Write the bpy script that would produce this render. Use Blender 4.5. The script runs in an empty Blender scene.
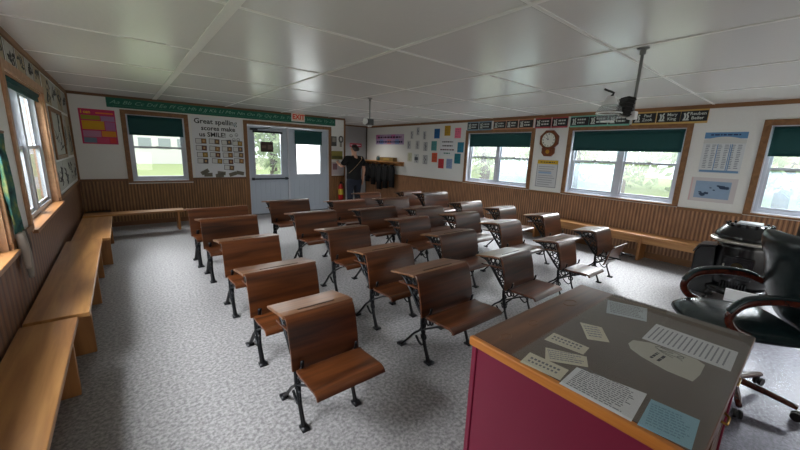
import bpy, bmesh, math, random
from mathutils import Vector, Matrix, noise
random.seed(7)
SC = bpy.context.scene
COL = SC.collection
PI = math.pi
# ---------------------------------------------------------------- camera maths
F_PX, YAW, PITCH, ROLL, CAM_H = 341.209, .684, -.209, .036, 1.569
_cy, _sy = math.cos(YAW), math.sin(YAW)
FW = Vector((_sy*math.cos(PITCH), _cy*math.cos(PITCH), math.sin(PITCH)))
_r = Vector((_cy, -_sy, 0)); _u = _r.cross(FW)
RT = _r*math.cos(ROLL)+_u*math.sin(ROLL)
UP = -_r*math.sin(ROLL)+_u*math.cos(ROLL)
CAM = Vector((0, 0, CAM_H))
def on_z(px, py, z):
    d = FW+RT*((px-400)/F_PX)-UP*((py-225)/F_PX)
    return CAM+d*((z-CAM_H)/d.z)
cam = bpy.data.cameras.new('camera'); co = bpy.data.objects.new('camera', cam); COL.objects.link(co)
cam.sensor_width = 36; cam.lens = F_PX/800*36; cam.clip_start = .02
M = Matrix((RT, UP, -FW)).transposed().to_4x4(); M.translation = CAM
co.matrix_world = M
SC.camera = co

# room
XL, XR, YB, YR, YF, H = -.627, 6.671, 8.33, 10.16, -1.7, 2.4
XE = 4.763      # end of the back wall
T = .14         # wall thickness

# ---------------------------------------------------------------- materials
def srgb(c):
    return tuple((v/255/12.92 if v/255 <= .04045 else ((v/255+.055)/1.055)**2.4) for v in c)+(1,)
MATS = {}
def nm(name):
    m = bpy.data.materials.new(name); m.use_nodes = True
    n = m.node_tree.nodes; l = m.node_tree.links
    return m, n, l, n['Principled BSDF']
def plain(name, rgb, rough=.6, metal=0, bump=0, bscale=80, var=0, coat=0, spec=None):
    if name in MATS: return MATS[name]
    m, n, l, b = nm(name)
    c = srgb(rgb)
    b.inputs['Base Color'].default_value = c
    b.inputs['Roughness'].default_value = rough; b.inputs['Metallic'].default_value = metal
    if coat: b.inputs['Coat Weight'].default_value = coat; b.inputs['Coat Roughness'].default_value = .2
    if spec is not None: b.inputs['Specular IOR Level'].default_value = spec
    tc = n.new('ShaderNodeTexCoord'); no = n.new('ShaderNodeTexNoise'); no.inputs['Scale'].default_value = bscale
    no.inputs['Detail'].default_value = 4
    l.new(tc.outputs['Object'], no.inputs['Vector'])
    mx = n.new('ShaderNodeMix'); mx.data_type = 'RGBA'
    v = max(var, .04)
    mx.inputs[6].default_value = (c[0]*(1-v), c[1]*(1-v), c[2]*(1-v), 1)
    mx.inputs[7].default_value = tuple(min(1, x*(1+v)) for x in c[:3])+(1,)
    l.new(no.outputs['Fac'], mx.inputs[0]); l.new(mx.outputs[2], b.inputs['Base Color'])
    if bump:
        bp = n.new('ShaderNodeBump'); bp.inputs['Strength'].default_value = bump; bp.inputs['Distance'].default_value = .01
        l.new(no.outputs['Fac'], bp.inputs['Height']); l.new(bp.outputs['Normal'], b.inputs['Normal'])
    MATS[name] = m
    return m
def wood(name, dark, light, rough=.4, axis=0, scale=1., rnd=.0, coat=0, bump=.04, spec=.5):
    """grain runs along the given axis"""
    if name in MATS: return MATS[name]
    m, n, l, b = nm(name)
    tc = n.new('ShaderNodeTexCoord'); mp = n.new('ShaderNodeMapping')
    s = [18*scale]*3; s[axis] = 1.3*scale
    mp.inputs['Scale'].default_value = s
    oi = n.new('ShaderNodeObjectInfo')
    add = n.new('ShaderNodeVectorMath'); add.operation = 'ADD'
    mul = n.new('ShaderNodeMath'); mul.operation = 'MULTIPLY'; mul.inputs[1].default_value = 37
    l.new(oi.outputs['Random'], mul.inputs[0])
    l.new(tc.outputs['Object'], add.inputs[0]); l.new(mul.outputs[0], add.inputs[1])
    l.new(add.outputs[0], mp.inputs['Vector'])
    no = n.new('ShaderNodeTexNoise'); no.inputs['Scale'].default_value = 1.6; no.inputs['Detail'].default_value = 6; no.inputs['Distortion'].default_value = .6
    l.new(mp.outputs[0], no.inputs['Vector'])
    cr = n.new('ShaderNodeValToRGB')
    cr.color_ramp.elements[0].position = .3; cr.color_ramp.elements[0].color = srgb(dark)
    cr.color_ramp.elements[1].position = .72; cr.color_ramp.elements[1].color = srgb(light)
    l.new(no.outputs['Fac'], cr.inputs[0])
    hv = n.new('ShaderNodeHueSaturation')
    mr = n.new('ShaderNodeMapRange'); mr.inputs['To Min'].default_value = 1-rnd; mr.inputs['To Max'].default_value = 1+rnd
    l.new(oi.outputs['Random'], mr.inputs['Value']); l.new(mr.outputs[0], hv.inputs['Value'])
    l.new(cr.outputs[0], hv.inputs['Color'])
    out = hv.outputs[0]
    l.new(out, b.inputs['Base Color'])
    b.inputs['Roughness'].default_value = rough
    b.inputs['Specular IOR Level'].default_value = spec
    if coat: b.inputs['Coat Weight'].default_value = coat; b.inputs['Coat Roughness'].default_value = .22
    bp = n.new('ShaderNodeBump'); bp.inputs['Strength'].default_value = bump; bp.inputs['Distance'].default_value = .003
    l.new(no.outputs['Fac'], bp.inputs['Height']); l.new(bp.outputs['Normal'], b.inputs['Normal'])
    MATS[name] = m
    return m
def beadboard(name, axis, dark, mid, light, pitch=.05):
    m, n, l, b = nm(name)
    tc = n.new('ShaderNodeTexCoord'); sp = n.new('ShaderNodeSeparateXYZ'); l.new(tc.outputs['Object'], sp.inputs[0])
    mul = n.new('ShaderNodeMath'); mul.operation = 'MULTIPLY'; mul.inputs[1].default_value = 1/pitch
    l.new(sp.outputs[axis], mul.inputs[0])
    fr = n.new('ShaderNodeMath'); fr.operation = 'FRACT'; l.new(mul.outputs[0], fr.inputs[0])
    pp = n.new('ShaderNodeMath'); pp.operation = 'PINGPONG'; pp.inputs[1].default_value = .5; l.new(fr.outputs[0], pp.inputs[0])
    cr = n.new('ShaderNodeValToRGB')
    e = cr.color_ramp.elements
    e[0].position = .03; e[0].color = srgb(dark)
    e[1].position = .14; e[1].color = srgb(mid)
    x = e.new(.30); x.color = srgb(mid)
    x = e.new(.42); x.color = srgb(light)
    l.new(pp.outputs[0], cr.inputs[0])
    no = n.new('ShaderNodeTexNoise'); no.inputs['Scale'].default_value = 9; no.inputs['Detail'].default_value = 6
    mp = n.new('ShaderNodeMapping'); mp.inputs['Scale'].default_value = (4, 4, .5)
    l.new(tc.outputs['Object'], mp.inputs[0]); l.new(mp.outputs[0], no.inputs['Vector'])
    mr = n.new('ShaderNodeMapRange'); mr.inputs['From Min'].default_value = .3; mr.inputs['From Max'].default_value = .7
    mr.inputs['To Min'].default_value = .7; mr.inputs['To Max'].default_value = 1.3
    l.new(no.outputs['Fac'], mr.inputs['Value'])
    hv = n.new('ShaderNodeHueSaturation'); l.new(mr.outputs[0], hv.inputs['Value']); l.new(cr.outputs[0], hv.inputs['Color'])
    l.new(hv.outputs[0], b.inputs['Base Color'])
    b.inputs['Roughness'].default_value = .5
    bp = n.new('ShaderNodeBump'); bp.inputs['Strength'].default_value = .6; bp.inputs['Distance'].default_value = .006
    l.new(pp.outputs[0], bp.inputs['Height']); l.new(bp.outputs['Normal'], b.inputs['Normal'])
    return m
def glass_mat(name, tint=(1, 1, 1), refl=1.0, rough=.02, veil=0, veilcol=(220, 230, 235)):
    m = bpy.data.materials.new(name); m.use_nodes = True
    n = m.node_tree.nodes; l = m.node_tree.links; n.clear()
    o = n.new('ShaderNodeOutputMaterial'); tr = n.new('ShaderNodeBsdfTransparent'); tr.inputs[0].default_value = (*tint, 1)
    gl = n.new('ShaderNodeBsdfGlossy'); gl.inputs['Roughness'].default_value = rough
    lw = n.new('ShaderNodeLayerWeight'); lw.inputs['Blend'].default_value = .5
    pw = n.new('ShaderNodeMath'); pw.operation = 'POWER'; pw.inputs[1].default_value = 5; l.new(lw.outputs['Facing'], pw.inputs[0])
    ml = n.new('ShaderNodeMath'); ml.operation = 'MULTIPLY_ADD'; ml.inputs[1].default_value = .9*refl; ml.inputs[2].default_value = .03*refl; ml.use_clamp = True
    l.new(pw.outputs[0], ml.inputs[0])
    mx = n.new('ShaderNodeMixShader'); l.new(ml.outputs[0], mx.inputs[0]); l.new(tr.outputs[0], mx.inputs[1]); l.new(gl.outputs[0], mx.inputs[2])
    out = mx.outputs[0]
    if veil:  # haze put into the glass as a translucent layer, paling the view
        df = n.new('ShaderNodeBsdfTranslucent'); df.inputs[0].default_value = srgb(veilcol)
        m2 = n.new('ShaderNodeMixShader'); m2.inputs[0].default_value = veil
        l.new(out, m2.inputs[1]); l.new(df.outputs[0], m2.inputs[2]); out = m2.outputs[0]
    l.new(out, o.inputs[0])
    return m

def floor_mat():
    m, n, l, b = nm('speckled_vinyl')
    tc = n.new('ShaderNodeTexCoord')
    no = n.new('ShaderNodeTexNoise'); no.inputs['Scale'].default_value = 48; no.inputs['Detail'].default_value = 3; no.inputs['Roughness'].default_value = .6
    vo = n.new('ShaderNodeTexVoronoi'); vo.inputs['Scale'].default_value = 60
    big = n.new('ShaderNodeTexNoise'); big.inputs['Scale'].default_value = .9; big.inputs['Detail'].default_value = 3
    for t in (no, vo, big): l.new(tc.outputs['Object'], t.inputs['Vector'])
    cr = n.new('ShaderNodeValToRGB'); e = cr.color_ramp.elements
    e[0].position = .36; e[0].color = srgb((112, 110, 112))
    e[1].position = .62; e[1].color = srgb((160, 158, 158))
    x = e.new(.49); x.color = srgb((137, 135, 136))
    l.new(no.outputs['Fac'], cr.inputs[0])
    sp = n.new('ShaderNodeMapRange'); sp.inputs['From Min'].default_value = .0; sp.inputs['From Max'].default_value = .35
    sp.inputs['To Min'].default_value = .8; sp.inputs['To Max'].default_value = 1.05
    l.new(vo.outputs['Distance'], sp.inputs['Value'])
    hv = n.new('ShaderNodeHueSaturation'); l.new(sp.outputs[0], hv.inputs['Value']); l.new(cr.outputs[0], hv.inputs['Color'])
    l.new(hv.outputs[0], b.inputs['Base Color'])
    mr = n.new('ShaderNodeMapRange'); mr.inputs['To Min'].default_value = .36; mr.inputs['To Max'].default_value = .55
    l.new(big.outputs['Fac'], mr.inputs['Value']); l.new(mr.outputs[0], b.inputs['Roughness'])
    return m
def ceiling_mat():
    m, n, l, b = nm('white_ceiling_panel')
    tc = n.new('ShaderNodeTexCoord')
    no = n.new('ShaderNodeTexNoise'); no.inputs['Scale'].default_value = 30; no.inputs['Detail'].default_value = 5
    mp = n.new('ShaderNodeMapping'); mp.inputs['Scale'].default_value = (1, .35, 1)
    l.new(tc.outputs['Object'], mp.inputs[0]); l.new(mp.outputs[0], no.inputs['Vector'])
    b.inputs['Base Color'].default_value = srgb((236, 236, 233)); b.inputs['Roughness'].default_value = .26
    b.inputs['Specular IOR Level'].default_value = .6
    bp = n.new('ShaderNodeBump'); bp.inputs['Strength'].default_value = .25; bp.inputs['Distance'].default_value = .004
    l.new(no.outputs['Fac'], bp.inputs['Height']); l.new(bp.outputs['Normal'], b.inputs['Normal'])
    return m

m_floor = floor_mat(); m_ceil = ceiling_mat()
m_wall = plain('white_wall_panel', (232, 232, 228), .5, bump=.05, bscale=40)
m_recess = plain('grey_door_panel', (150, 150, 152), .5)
m_strip = plain('white_batten', (240, 240, 236), .45)
m_dkline = plain('grey_joint', (150, 149, 146), .6)
m_trim = wood('brown_trim_wood', (116, 78, 44), (146, 103, 63), .5, axis=1, scale=.6)
m_trimx = wood('brown_trim_wood_across', (96, 62, 34), (124, 84, 50), .5, axis=0, scale=.6)
m_trimz = wood('brown_trim_wood_up', (116, 78, 44), (146, 103, 63), .5, axis=2, scale=.6)
m_jamb = wood('pale_pine_jamb', (166, 122, 88), (196, 152, 116), .45, axis=2, scale=.5)
m_sill = wood('honey_sill', (136, 92, 54), (170, 122, 78), .35, axis=0, scale=.5)
m_bead_x = beadboard('beadboard_back', 0, (78, 50, 27), (128, 90, 53), (154, 112, 70))
m_bead_y = beadboard('beadboard_sides', 1, (92, 60, 40), (140, 98, 66), (172, 126, 90))
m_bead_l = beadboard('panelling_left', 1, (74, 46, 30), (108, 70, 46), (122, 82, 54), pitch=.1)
m_vinyl = plain('white_vinyl', (200, 204, 213), .4)
m_glass = glass_mat('window_glass', veil=.03, veilcol=(235, 240, 240))
m_clear = glass_mat('clear_window_glass', veil=.02)
m_hazed = glass_mat('window_glass_behind_screen', (.93, .95, .97), .8, veil=.09, veilcol=(205, 222, 235))  # bluish haze of the lower panes painted in, no screen modelled
m_veiled = glass_mat('glass_behind_white_sheer', (1, 1, 1), .6, veil=.75, veilcol=(245, 245, 245))  # blown-out white of the door pane put in as a dense veil
m_blind = plain('dark_green_blind', (8, 70, 70), .7, var=.1, bscale=6)
m_black = plain('black_plastic', (14, 14, 15), .45)
m_iron = plain('black_cast_iron', (26, 27, 30), .38, metal=.55, bump=.15, bscale=120)
m_door = plain('pale_blue_door_paint', (186, 196, 208), .45)
m_bench = wood('honey_bench_wood', (156, 104, 56), (198, 146, 88), .38, axis=1, scale=.55, rnd=.06, coat=.15)
m_benchx = wood('honey_bench_wood_x', (150, 100, 54), (190, 138, 82), .4, axis=0, scale=.55)
m_benchz = wood('honey_bench_wood_z', (140, 90, 46), (180, 126, 70), .45, axis=2, scale=.55)
m_deskw = wood('varnished_desk_wood', (38, 18, 8), (100, 54, 25), .31, axis=0, scale=.55, rnd=.2, spec=.5)
m_deskt = wood('worn_desk_top', (74, 46, 28), (122, 84, 56), .31, axis=0, scale=.6, rnd=.18, bump=.0)
m_tdesk = wood('brown_teacher_desk_top', (74, 46, 28), (116, 76, 48), .33, axis=0, scale=.6)
m_tedge = wood('orange_desk_edge', (170, 98, 36), (212, 138, 62), .4, axis=1, scale=.7)
m_maroon = plain('maroon_paint', (122, 26, 56), .42, var=.05, bscale=3)
m_pad = plain('grey_brown_desk_pad', (108, 98, 90), .5)
m_paper = plain('white_paper', (226, 228, 230), .7)
m_ink = plain('dark_ink', (58, 60, 66), .8)
m_print = plain('faint_print', (118, 120, 126), .8)
m_cream = plain('cream_paper', (214, 208, 186), .7)
m_chrome = plain('nickel', (190, 186, 176), .28, metal=1)
m_stove = plain('black_stove_enamel', (7, 8, 10), .26, var=.1)
m_leather = plain('black_leather', (20, 36, 38), .27, bump=.5, bscale=9)
m_armwood = wood('cherry_chair_wood', (42, 14, 8), (84, 34, 18), .25, axis=0, scale=1)
m_red = plain('red_paint', (180, 22, 24), .35)
m_skin = plain('skin', (206, 158, 134), .5)
m_hair = plain('dark_brown_hair', (38, 26, 20), .5, bump=.4, bscale=90)
m_tee = plain('black_cotton', (12, 12, 14), .85)
m_jean = plain('dark_denim', (30, 36, 52), .85, bump=.1)
m_coat = plain('black_wool_coat', (7, 7, 9), .9, bump=.2, bscale=50)
m_white = plain('white_plastic', (232, 232, 230), .4)
m_chalk = plain('black_card', (40, 42, 44), .75)

# ---------------------------------------------------------------- mesh helpers
def BM(): return bmesh.new()
def box(bm, x0, x1, y0, y1, z0, z1, mi=0):
    v = [bm.verts.new(p) for p in ((x0, y0, z0), (x1, y0, z0), (x1, y1, z0), (x0, y1, z0), (x0, y0, z1), (x1, y0, z1), (x1, y1, z1), (x0, y1, z1))]
    for q in ((3, 2, 1, 0), (4, 5, 6, 7), (0, 1, 5, 4), (1, 2, 6, 5), (2, 3, 7, 6), (3, 0, 4, 7)):
        f = bm.faces.new([v[i] for i in q]); f.material_index = mi
    return bm
def prism(bm, poly, axis, a, b, mi=0):
    """poly = 2-D points in the other two axes (in x,y,z order), extruded along axis from a to b"""
    def P(p, t):
        q = list(p); q.insert(axis, t); return q
    A = [bm.verts.new(P(p, a)) for p in poly]; B = [bm.verts.new(P(p, b)) for p in poly]
    n = len(poly)
    fs = [bm.faces.new(A[::-1]), bm.faces.new(B)]
    for i in range(n): fs.append(bm.faces.new((A[i], A[(i+1) % n], B[(i+1) % n], B[i])))
    for f in fs: f.material_index = mi
    bmesh.ops.recalc_face_normals(bm, faces=fs)
    return bm
def sheet(pts, th):
    """thicken a 2-D polyline into a closed polygon"""
    L, R_ = [], []
    n = len(pts)
    for i, p in enumerate(pts):
        a = Vector(pts[max(i-1, 0)]); c = Vector(pts[min(i+1, n-1)])
        d = (c-a).normalized(); nrm = Vector((-d.y, d.x))*th/2
        L.append(Vector(p)+nrm); R_.append(Vector(p)-nrm)
    return [tuple(v) for v in L]+[tuple(v) for v in reversed(R_)]
def smooth_path(pts, k=5):
    P = [Vector(p) for p in pts]; out = []
    n = len(P)
    for i in range(n-1):
        p0, p1, p2, p3 = P[max(i-1, 0)], P[i], P[i+1], P[min(i+2, n-1)]
        for j in range(k):
            t = j/k
            out.append(.5*((2*p1)+(p2-p0)*t+(2*p0-5*p1+4*p2-p3)*t*t+(3*p1-p0-3*p2+p3)*t**3))
    out.append(P[-1])
    return out
def tube(bm, pts, r, n=6, k=0, flat=(1, 1), mi=0, closed=False):
    """swept tube; r number or list; flat = scale of the two cross directions"""
    P = smooth_path(pts, k) if k else [Vector(p) for p in pts]
    m = len(P)
    if isinstance(r, (int, float)): rr = [r]*m
    else:
        rr = []
        for i in range(m):
            t = i/(m-1)*(len(r)-1); a = min(int(t), len(r)-2); rr.append(r[a]+(r[a+1]-r[a])*(t-a))
    rings = []; up = None
    for i in range(m):
        d = (P[(i+1) % m if closed else min(i+1, m-1)]-P[(i-1) % m if closed else max(i-1, 0)])
        d = d.normalized() if d.length > 1e-9 else Vector((0, 0, 1))
        if up is None: up = Vector((1, 0, 0)) if abs(d.x) < .8 else Vector((0, 0, 1))
        a = (up-d*up.dot(d)).normalized(); b = d.cross(a); up = a
        rings.append([bm.verts.new(P[i]+(a*math.cos(2*PI*j/n)*flat[0]+b*math.sin(2*PI*j/n)*flat[1])*rr[i]) for j in range(n)])
    fs = []
    for i in range(m if closed else m-1):
        A, B = rings[i], rings[(i+1) % m]
        for j in range(n): fs.append(bm.faces.new((A[j], A[(j+1) % n], B[(j+1) % n], B[j])))
    if not closed: fs += [bm.faces.new(rings[0][::-1]), bm.faces.new(rings[-1])]
    for f in fs: f.material_index = mi
    return bm
def lathe(bm, prof, n=24, c=(0, 0, 0), axis=2, mi=0):
    """prof = [(radius, height)...]"""
    rings = []
    for r, h in prof:
        ring = []
        for j in range(n):
            a = 2*PI*j/n
            p = [r*math.cos(a), r*math.sin(a), h]
            if axis == 0: p = [h, p[0], p[1]]
            if axis == 1: p = [p[0], h, p[1]]
            ring.append(bm.verts.new((p[0]+c[0], p[1]+c[1], p[2]+c[2])))
        rings.append(ring)
    fs = []
    for A, B in zip(rings, rings[1:]):
        for j in range(n): fs.append(bm.faces.new((A[j], A[(j+1) % n], B[(j+1) % n], B[j])))
    fs += [bm.faces.new(rings[0][::-1]), bm.faces.new(rings[-1])]
    for f in fs: f.material_index = mi
    bmesh.ops.recalc_face_normals(bm, faces=fs)
    return bm
def obj(name, bm, mats, parent=None, smooth=False, bevel=0, sub=0, loc=None):
    me = bpy.data.meshes.new(name); bm.to_mesh(me); bm.free()
    for m in (mats if isinstance(mats, (list, tuple)) else [mats]): me.materials.append(m)
    o = bpy.data.objects.new(name, me); COL.objects.link(o)
    if smooth:
        for p in me.polygons: p.use_smooth = True
    if bevel:
        b = o.modifiers.new('bevel', 'BEVEL'); b.width = bevel; b.segments = 2; b.limit_method = 'ANGLE'; b.angle_limit = .9
    if sub:
        s = o.modifiers.new('sub', 'SUBSURF'); s.levels = sub; s.render_levels = sub
    if parent: o.parent = parent
    if loc: o.location = loc
    return o
def tag(o, label, cat, group=None, kind=None):
    o['label'] = label; o['category'] = cat
    if group: o['group'] = group
    if kind: o['kind'] = kind
    return o
def thing(name, label, cat, mat=None, group=None):
    o = bpy.data.objects.new(name, None); COL.objects.link(o); o.empty_display_size = .1
    if mat is not None: o.matrix_world = mat if isinstance(mat, Matrix) else Matrix.Translation(mat)
    return tag(o, label, cat, group)
def struct(name, bm, m, parent=None, **k):
    o = obj(name, bm, m, parent, **k)
    if parent is None: o['kind'] = 'structure'
    return o
def wmat(wall, u, z, off=0.0):
    """local frame on a wall: x to the viewer's right, y up, z into the room"""
    if wall == 'back': R = Matrix(((1, 0, 0), (0, 0, 1), (0, -1, 0))).transposed(); t = (u, YB-off, z)
    elif wall == 'right': R = Matrix(((0, -1, 0), (0, 0, 1), (-1, 0, 0))).transposed(); t = (XR-off, u, z)
    elif wall == 'left': R = Matrix(((0, 1, 0), (0, 0, 1), (1, 0, 0))).transposed(); t = (XL+off, u, z)
    elif wall == 'recess': R = Matrix(((1, 0, 0), (0, 0, 1), (0, -1, 0))).transposed(); t = (u, YR-off, z)
    M = R.to_4x4(); M.translation = t
    return M
FONT = bpy.data.fonts.load('<builtin>') if '<builtin>' in bpy.data.fonts else None
def text(name, body, size, mat, parent, x=0, y=0, z=.004, align='CENTER', rot=0, shear=0, weight=0, sx=1):
    cu = bpy.data.curves.new(name, 'FONT'); cu.body = body; cu.size = size; cu.align_x = align; cu.align_y = 'CENTER'
    cu.extrude = .0006; cu.offset = weight; cu.shear = shear; cu.resolution_u = 2
    cu.materials.append(mat)
    tmp = bpy.data.objects.new(name, cu); me = bpy.data.meshes.new_from_object(tmp); bpy.data.objects.remove(tmp)
    o = bpy.data.objects.new(name, me); COL.objects.link(o); o.parent = parent
    o.location = (x, y, z); o.rotation_euler = (0, 0, rot); o.scale = (sx, 1, 1)
    return o
def card(bm, x0, x1, y0, y1, z=.0, th=.002, mi=0): return box(bm, x0, x1, y0, y1, z, z+th, mi)
def lines(bm, x0, x1, y0, y1, n, z=.0025, fill=.45, ragged=.15, mi=0, gaps=0):
    st = (y1-y0)/n
    for i in range(n):
        yy = y1-(i+.5)*st
        e = x1-(x1-x0)*random.random()*ragged
        a = x0
        while a < e-.002:
            w = e-a if not gaps else min(e-a, random.uniform(.5, 1.6)*gaps)
            box(bm, a, a+w, yy-st*fill/2, yy+st*fill/2, z, z+.0006, mi)
            a += w+(gaps*.3 if gaps else 1)
    return bm

# ---------------------------------------------------------------- shell
def wall_holes(bm, along, a0, a1, holes, p0, p1, z0=0, z1=H):
    """wall slab along 'x' or 'y' from a0 to a1, thickness p0..p1, with holes (u0,u1,zlo,zhi)"""
    def B(u0, u1, zz0, zz1):
        if u1-u0 < 1e-4 or zz1-zz0 < 1e-4: return
        if along == 'x': box(bm, u0, u1, p0, p1, zz0, zz1)
        else: box(bm, p0, p1, u0, u1, zz0, zz1)
    cur = a0
    for u0, u1, lo, hi in sorted(holes):
        B(cur, u0, z0, z1)
        B(u0, u1, z0, min(lo, z1) if lo > z0 else z0); B(u0, u1, max(hi, z0), z1)
        cur = u1
    B(cur, a1, z0, z1)
    return bm
# openings (inside the casings)
W_BACK = (.15, 1.07, .85, 2.09)
D_OPEN = (2.27, 4.28, 0, 2.08)
W_A, W_B, W_C = (3.98, 5.66, .93, 2.085), (1.45, 3.15, .93, 2.085), (-1.12, .575, .93, 2.085)
W_L1, W_L2 = (3.98, 5.74, .84, 2.08), (1.5, 3.26, .84, 2.08)
W_F1, W_F2 = (.2, 2.6, .9, 2.15), (3.4, 5.8, .9, 2.15)
EPS = .004
struct('floor', box(BM(), XL-T, XR+T, YF-T, YR+T, -.1, 0), m_floor)
struct('ceiling', box(BM(), XL-T, XR+T, YF-T, YR+T, H, H+.1), m_ceil)
struct('wall_back', wall_holes(BM(), 'x', XL-T, XE, [W_BACK, D_OPEN], YB, YB+T), m_wall)
struct('wall_right', wall_holes(BM(), 'y', YF-T, YR+T, [W_A, W_B, W_C], XR, XR+T), m_wall)
struct('wall_left', wall_holes(BM(), 'y', YF-T, YB, [W_L1, W_L2], XL-T, XL), m_wall)
struct('wall_front', box(BM(), XL, XR, YF-T, YF, 0, H), plain('dull_front_wall', (120, 112, 102), .7))
struct('wall_recess_side', box(BM(), XE-T, XE, YB+T, YR, 0, H), m_wall)
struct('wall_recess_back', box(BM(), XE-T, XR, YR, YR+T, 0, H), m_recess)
# wainscots
WZ = .89
th = .012
def wains(name, along, a0, a1, holes, p0, p1, m): return struct(name, wall_holes(BM(), along, a0, a1, [h for h in holes], p0, p1, 0, WZ), m)
CW = .075   # casing width
def cas(w): return (w[0]-CW, w[1]+CW, w[2]-.05, w[3])
wains('trim_1', 'x', XL, XE, [cas(W_BACK), (D_OPEN[0]-CW, D_OPEN[1]+CW, 0, 2)], YB-th, YB, m_bead_x)
wains('trim_2', 'y', YF, YR, [], XR-th, XR, m_bead_y)
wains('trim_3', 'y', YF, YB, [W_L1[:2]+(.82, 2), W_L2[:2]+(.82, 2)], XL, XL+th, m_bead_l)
# cap rails, baseboards, coves
bm = BM()
wall_holes(bm, 'x', XL, XE, [cas(W_BACK), (D_OPEN[0]-CW, D_OPEN[1]+CW, 0, 3)], YB-.022, YB-th, WZ-.03, WZ+.012)
struct('trim_4', bm, m_trimx)
struct('trim_5', wall_holes(BM(), 'y', YF, YR, [cas(W_A)[:2]+(0, 3), cas(W_B)[:2]+(0, 3), cas(W_C)[:2]+(0, 3)], XR-.022, XR-th, WZ-.03, WZ+.012), m_trim)
struct('trim_6', wall_holes(BM(), 'y', YF, YB, [W_L1[:2]+(0, 3), W_L2[:2]+(0, 3)], XL+th, XL+.022, WZ-.03, WZ+.012), m_trim)
struct('baseboard_back', wall_holes(BM(), 'x', XL, XE, [(D_OPEN[0]-CW, D_OPEN[1]+CW, 0, 3)], YB-.026, YB-th, 0, .09), m_trimx)
struct('baseboard_right', box(BM(), XR-.026, XR-th, YF, YR, 0, .1), m_trim)
struct('baseboard_left', box(BM(), XL+th, XL+.026, YF, YB, 0, .09), m_trim)
struct('trim_7', box(BM(), XL, XE, YB-.018, YB, H-.045, H), m_trimx)
struct('trim_8', box(BM(), XR-.02, XR, YF, YR, H-.055, H), m_trim)
struct('trim_9', box(BM(), XL, XL+.02, YF, YB, H-.055, H), m_trim)
struct('trim_10', box(BM(), XE, XR, YR-.02, YR, H-.04, H), m_trimx)
struct('trim_11', box(BM(), XE-.03, XE+.012, YB-.02, YB, 0, H-.045), m_trimz)
struct('trim_12', box(BM(), XL, XL+.03, YB-.03, YB, WZ, H-.045), m_trimz)
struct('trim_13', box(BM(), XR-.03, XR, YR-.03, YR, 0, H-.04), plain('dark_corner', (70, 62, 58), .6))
struct('trim_14', box(BM(), 5.72, 5.8, YR-.02, YR, 0, 2.1), m_trimz)
# ceiling battens
k = 15
for i, x in enumerate((.62, 1.86, 3.06, 4.28, 5.5)):
    w = .035 if i == 0 else .016
    struct('trim_%d' % k, box(BM(), x-w, x+w, YF, YB if x < XE else YR, H-.007, H), m_strip); k += 1
    if i == 0: continue
for y in (0, 1.2, 2.43, 3.74, 4.98, 6.2, 7.42):
    bm = BM(); xs = [XL, .62-.035, .62+.035, 1.86-.016, 1.86+.016, 3.06-.016, 3.06+.016, 4.28-.016, 4.28+.016, 5.5-.016, 5.5+.016, XR]
    for a, b in zip(xs[::2], xs[1::2]): box(bm, a, b, y-.013, y+.013, H-.005, H); box(bm, a, b, y+.013, y+.020, H-.002, H, 1)
    struct('trim_%d' % k, bm, [m_strip, m_dkline]); k += 1

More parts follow.
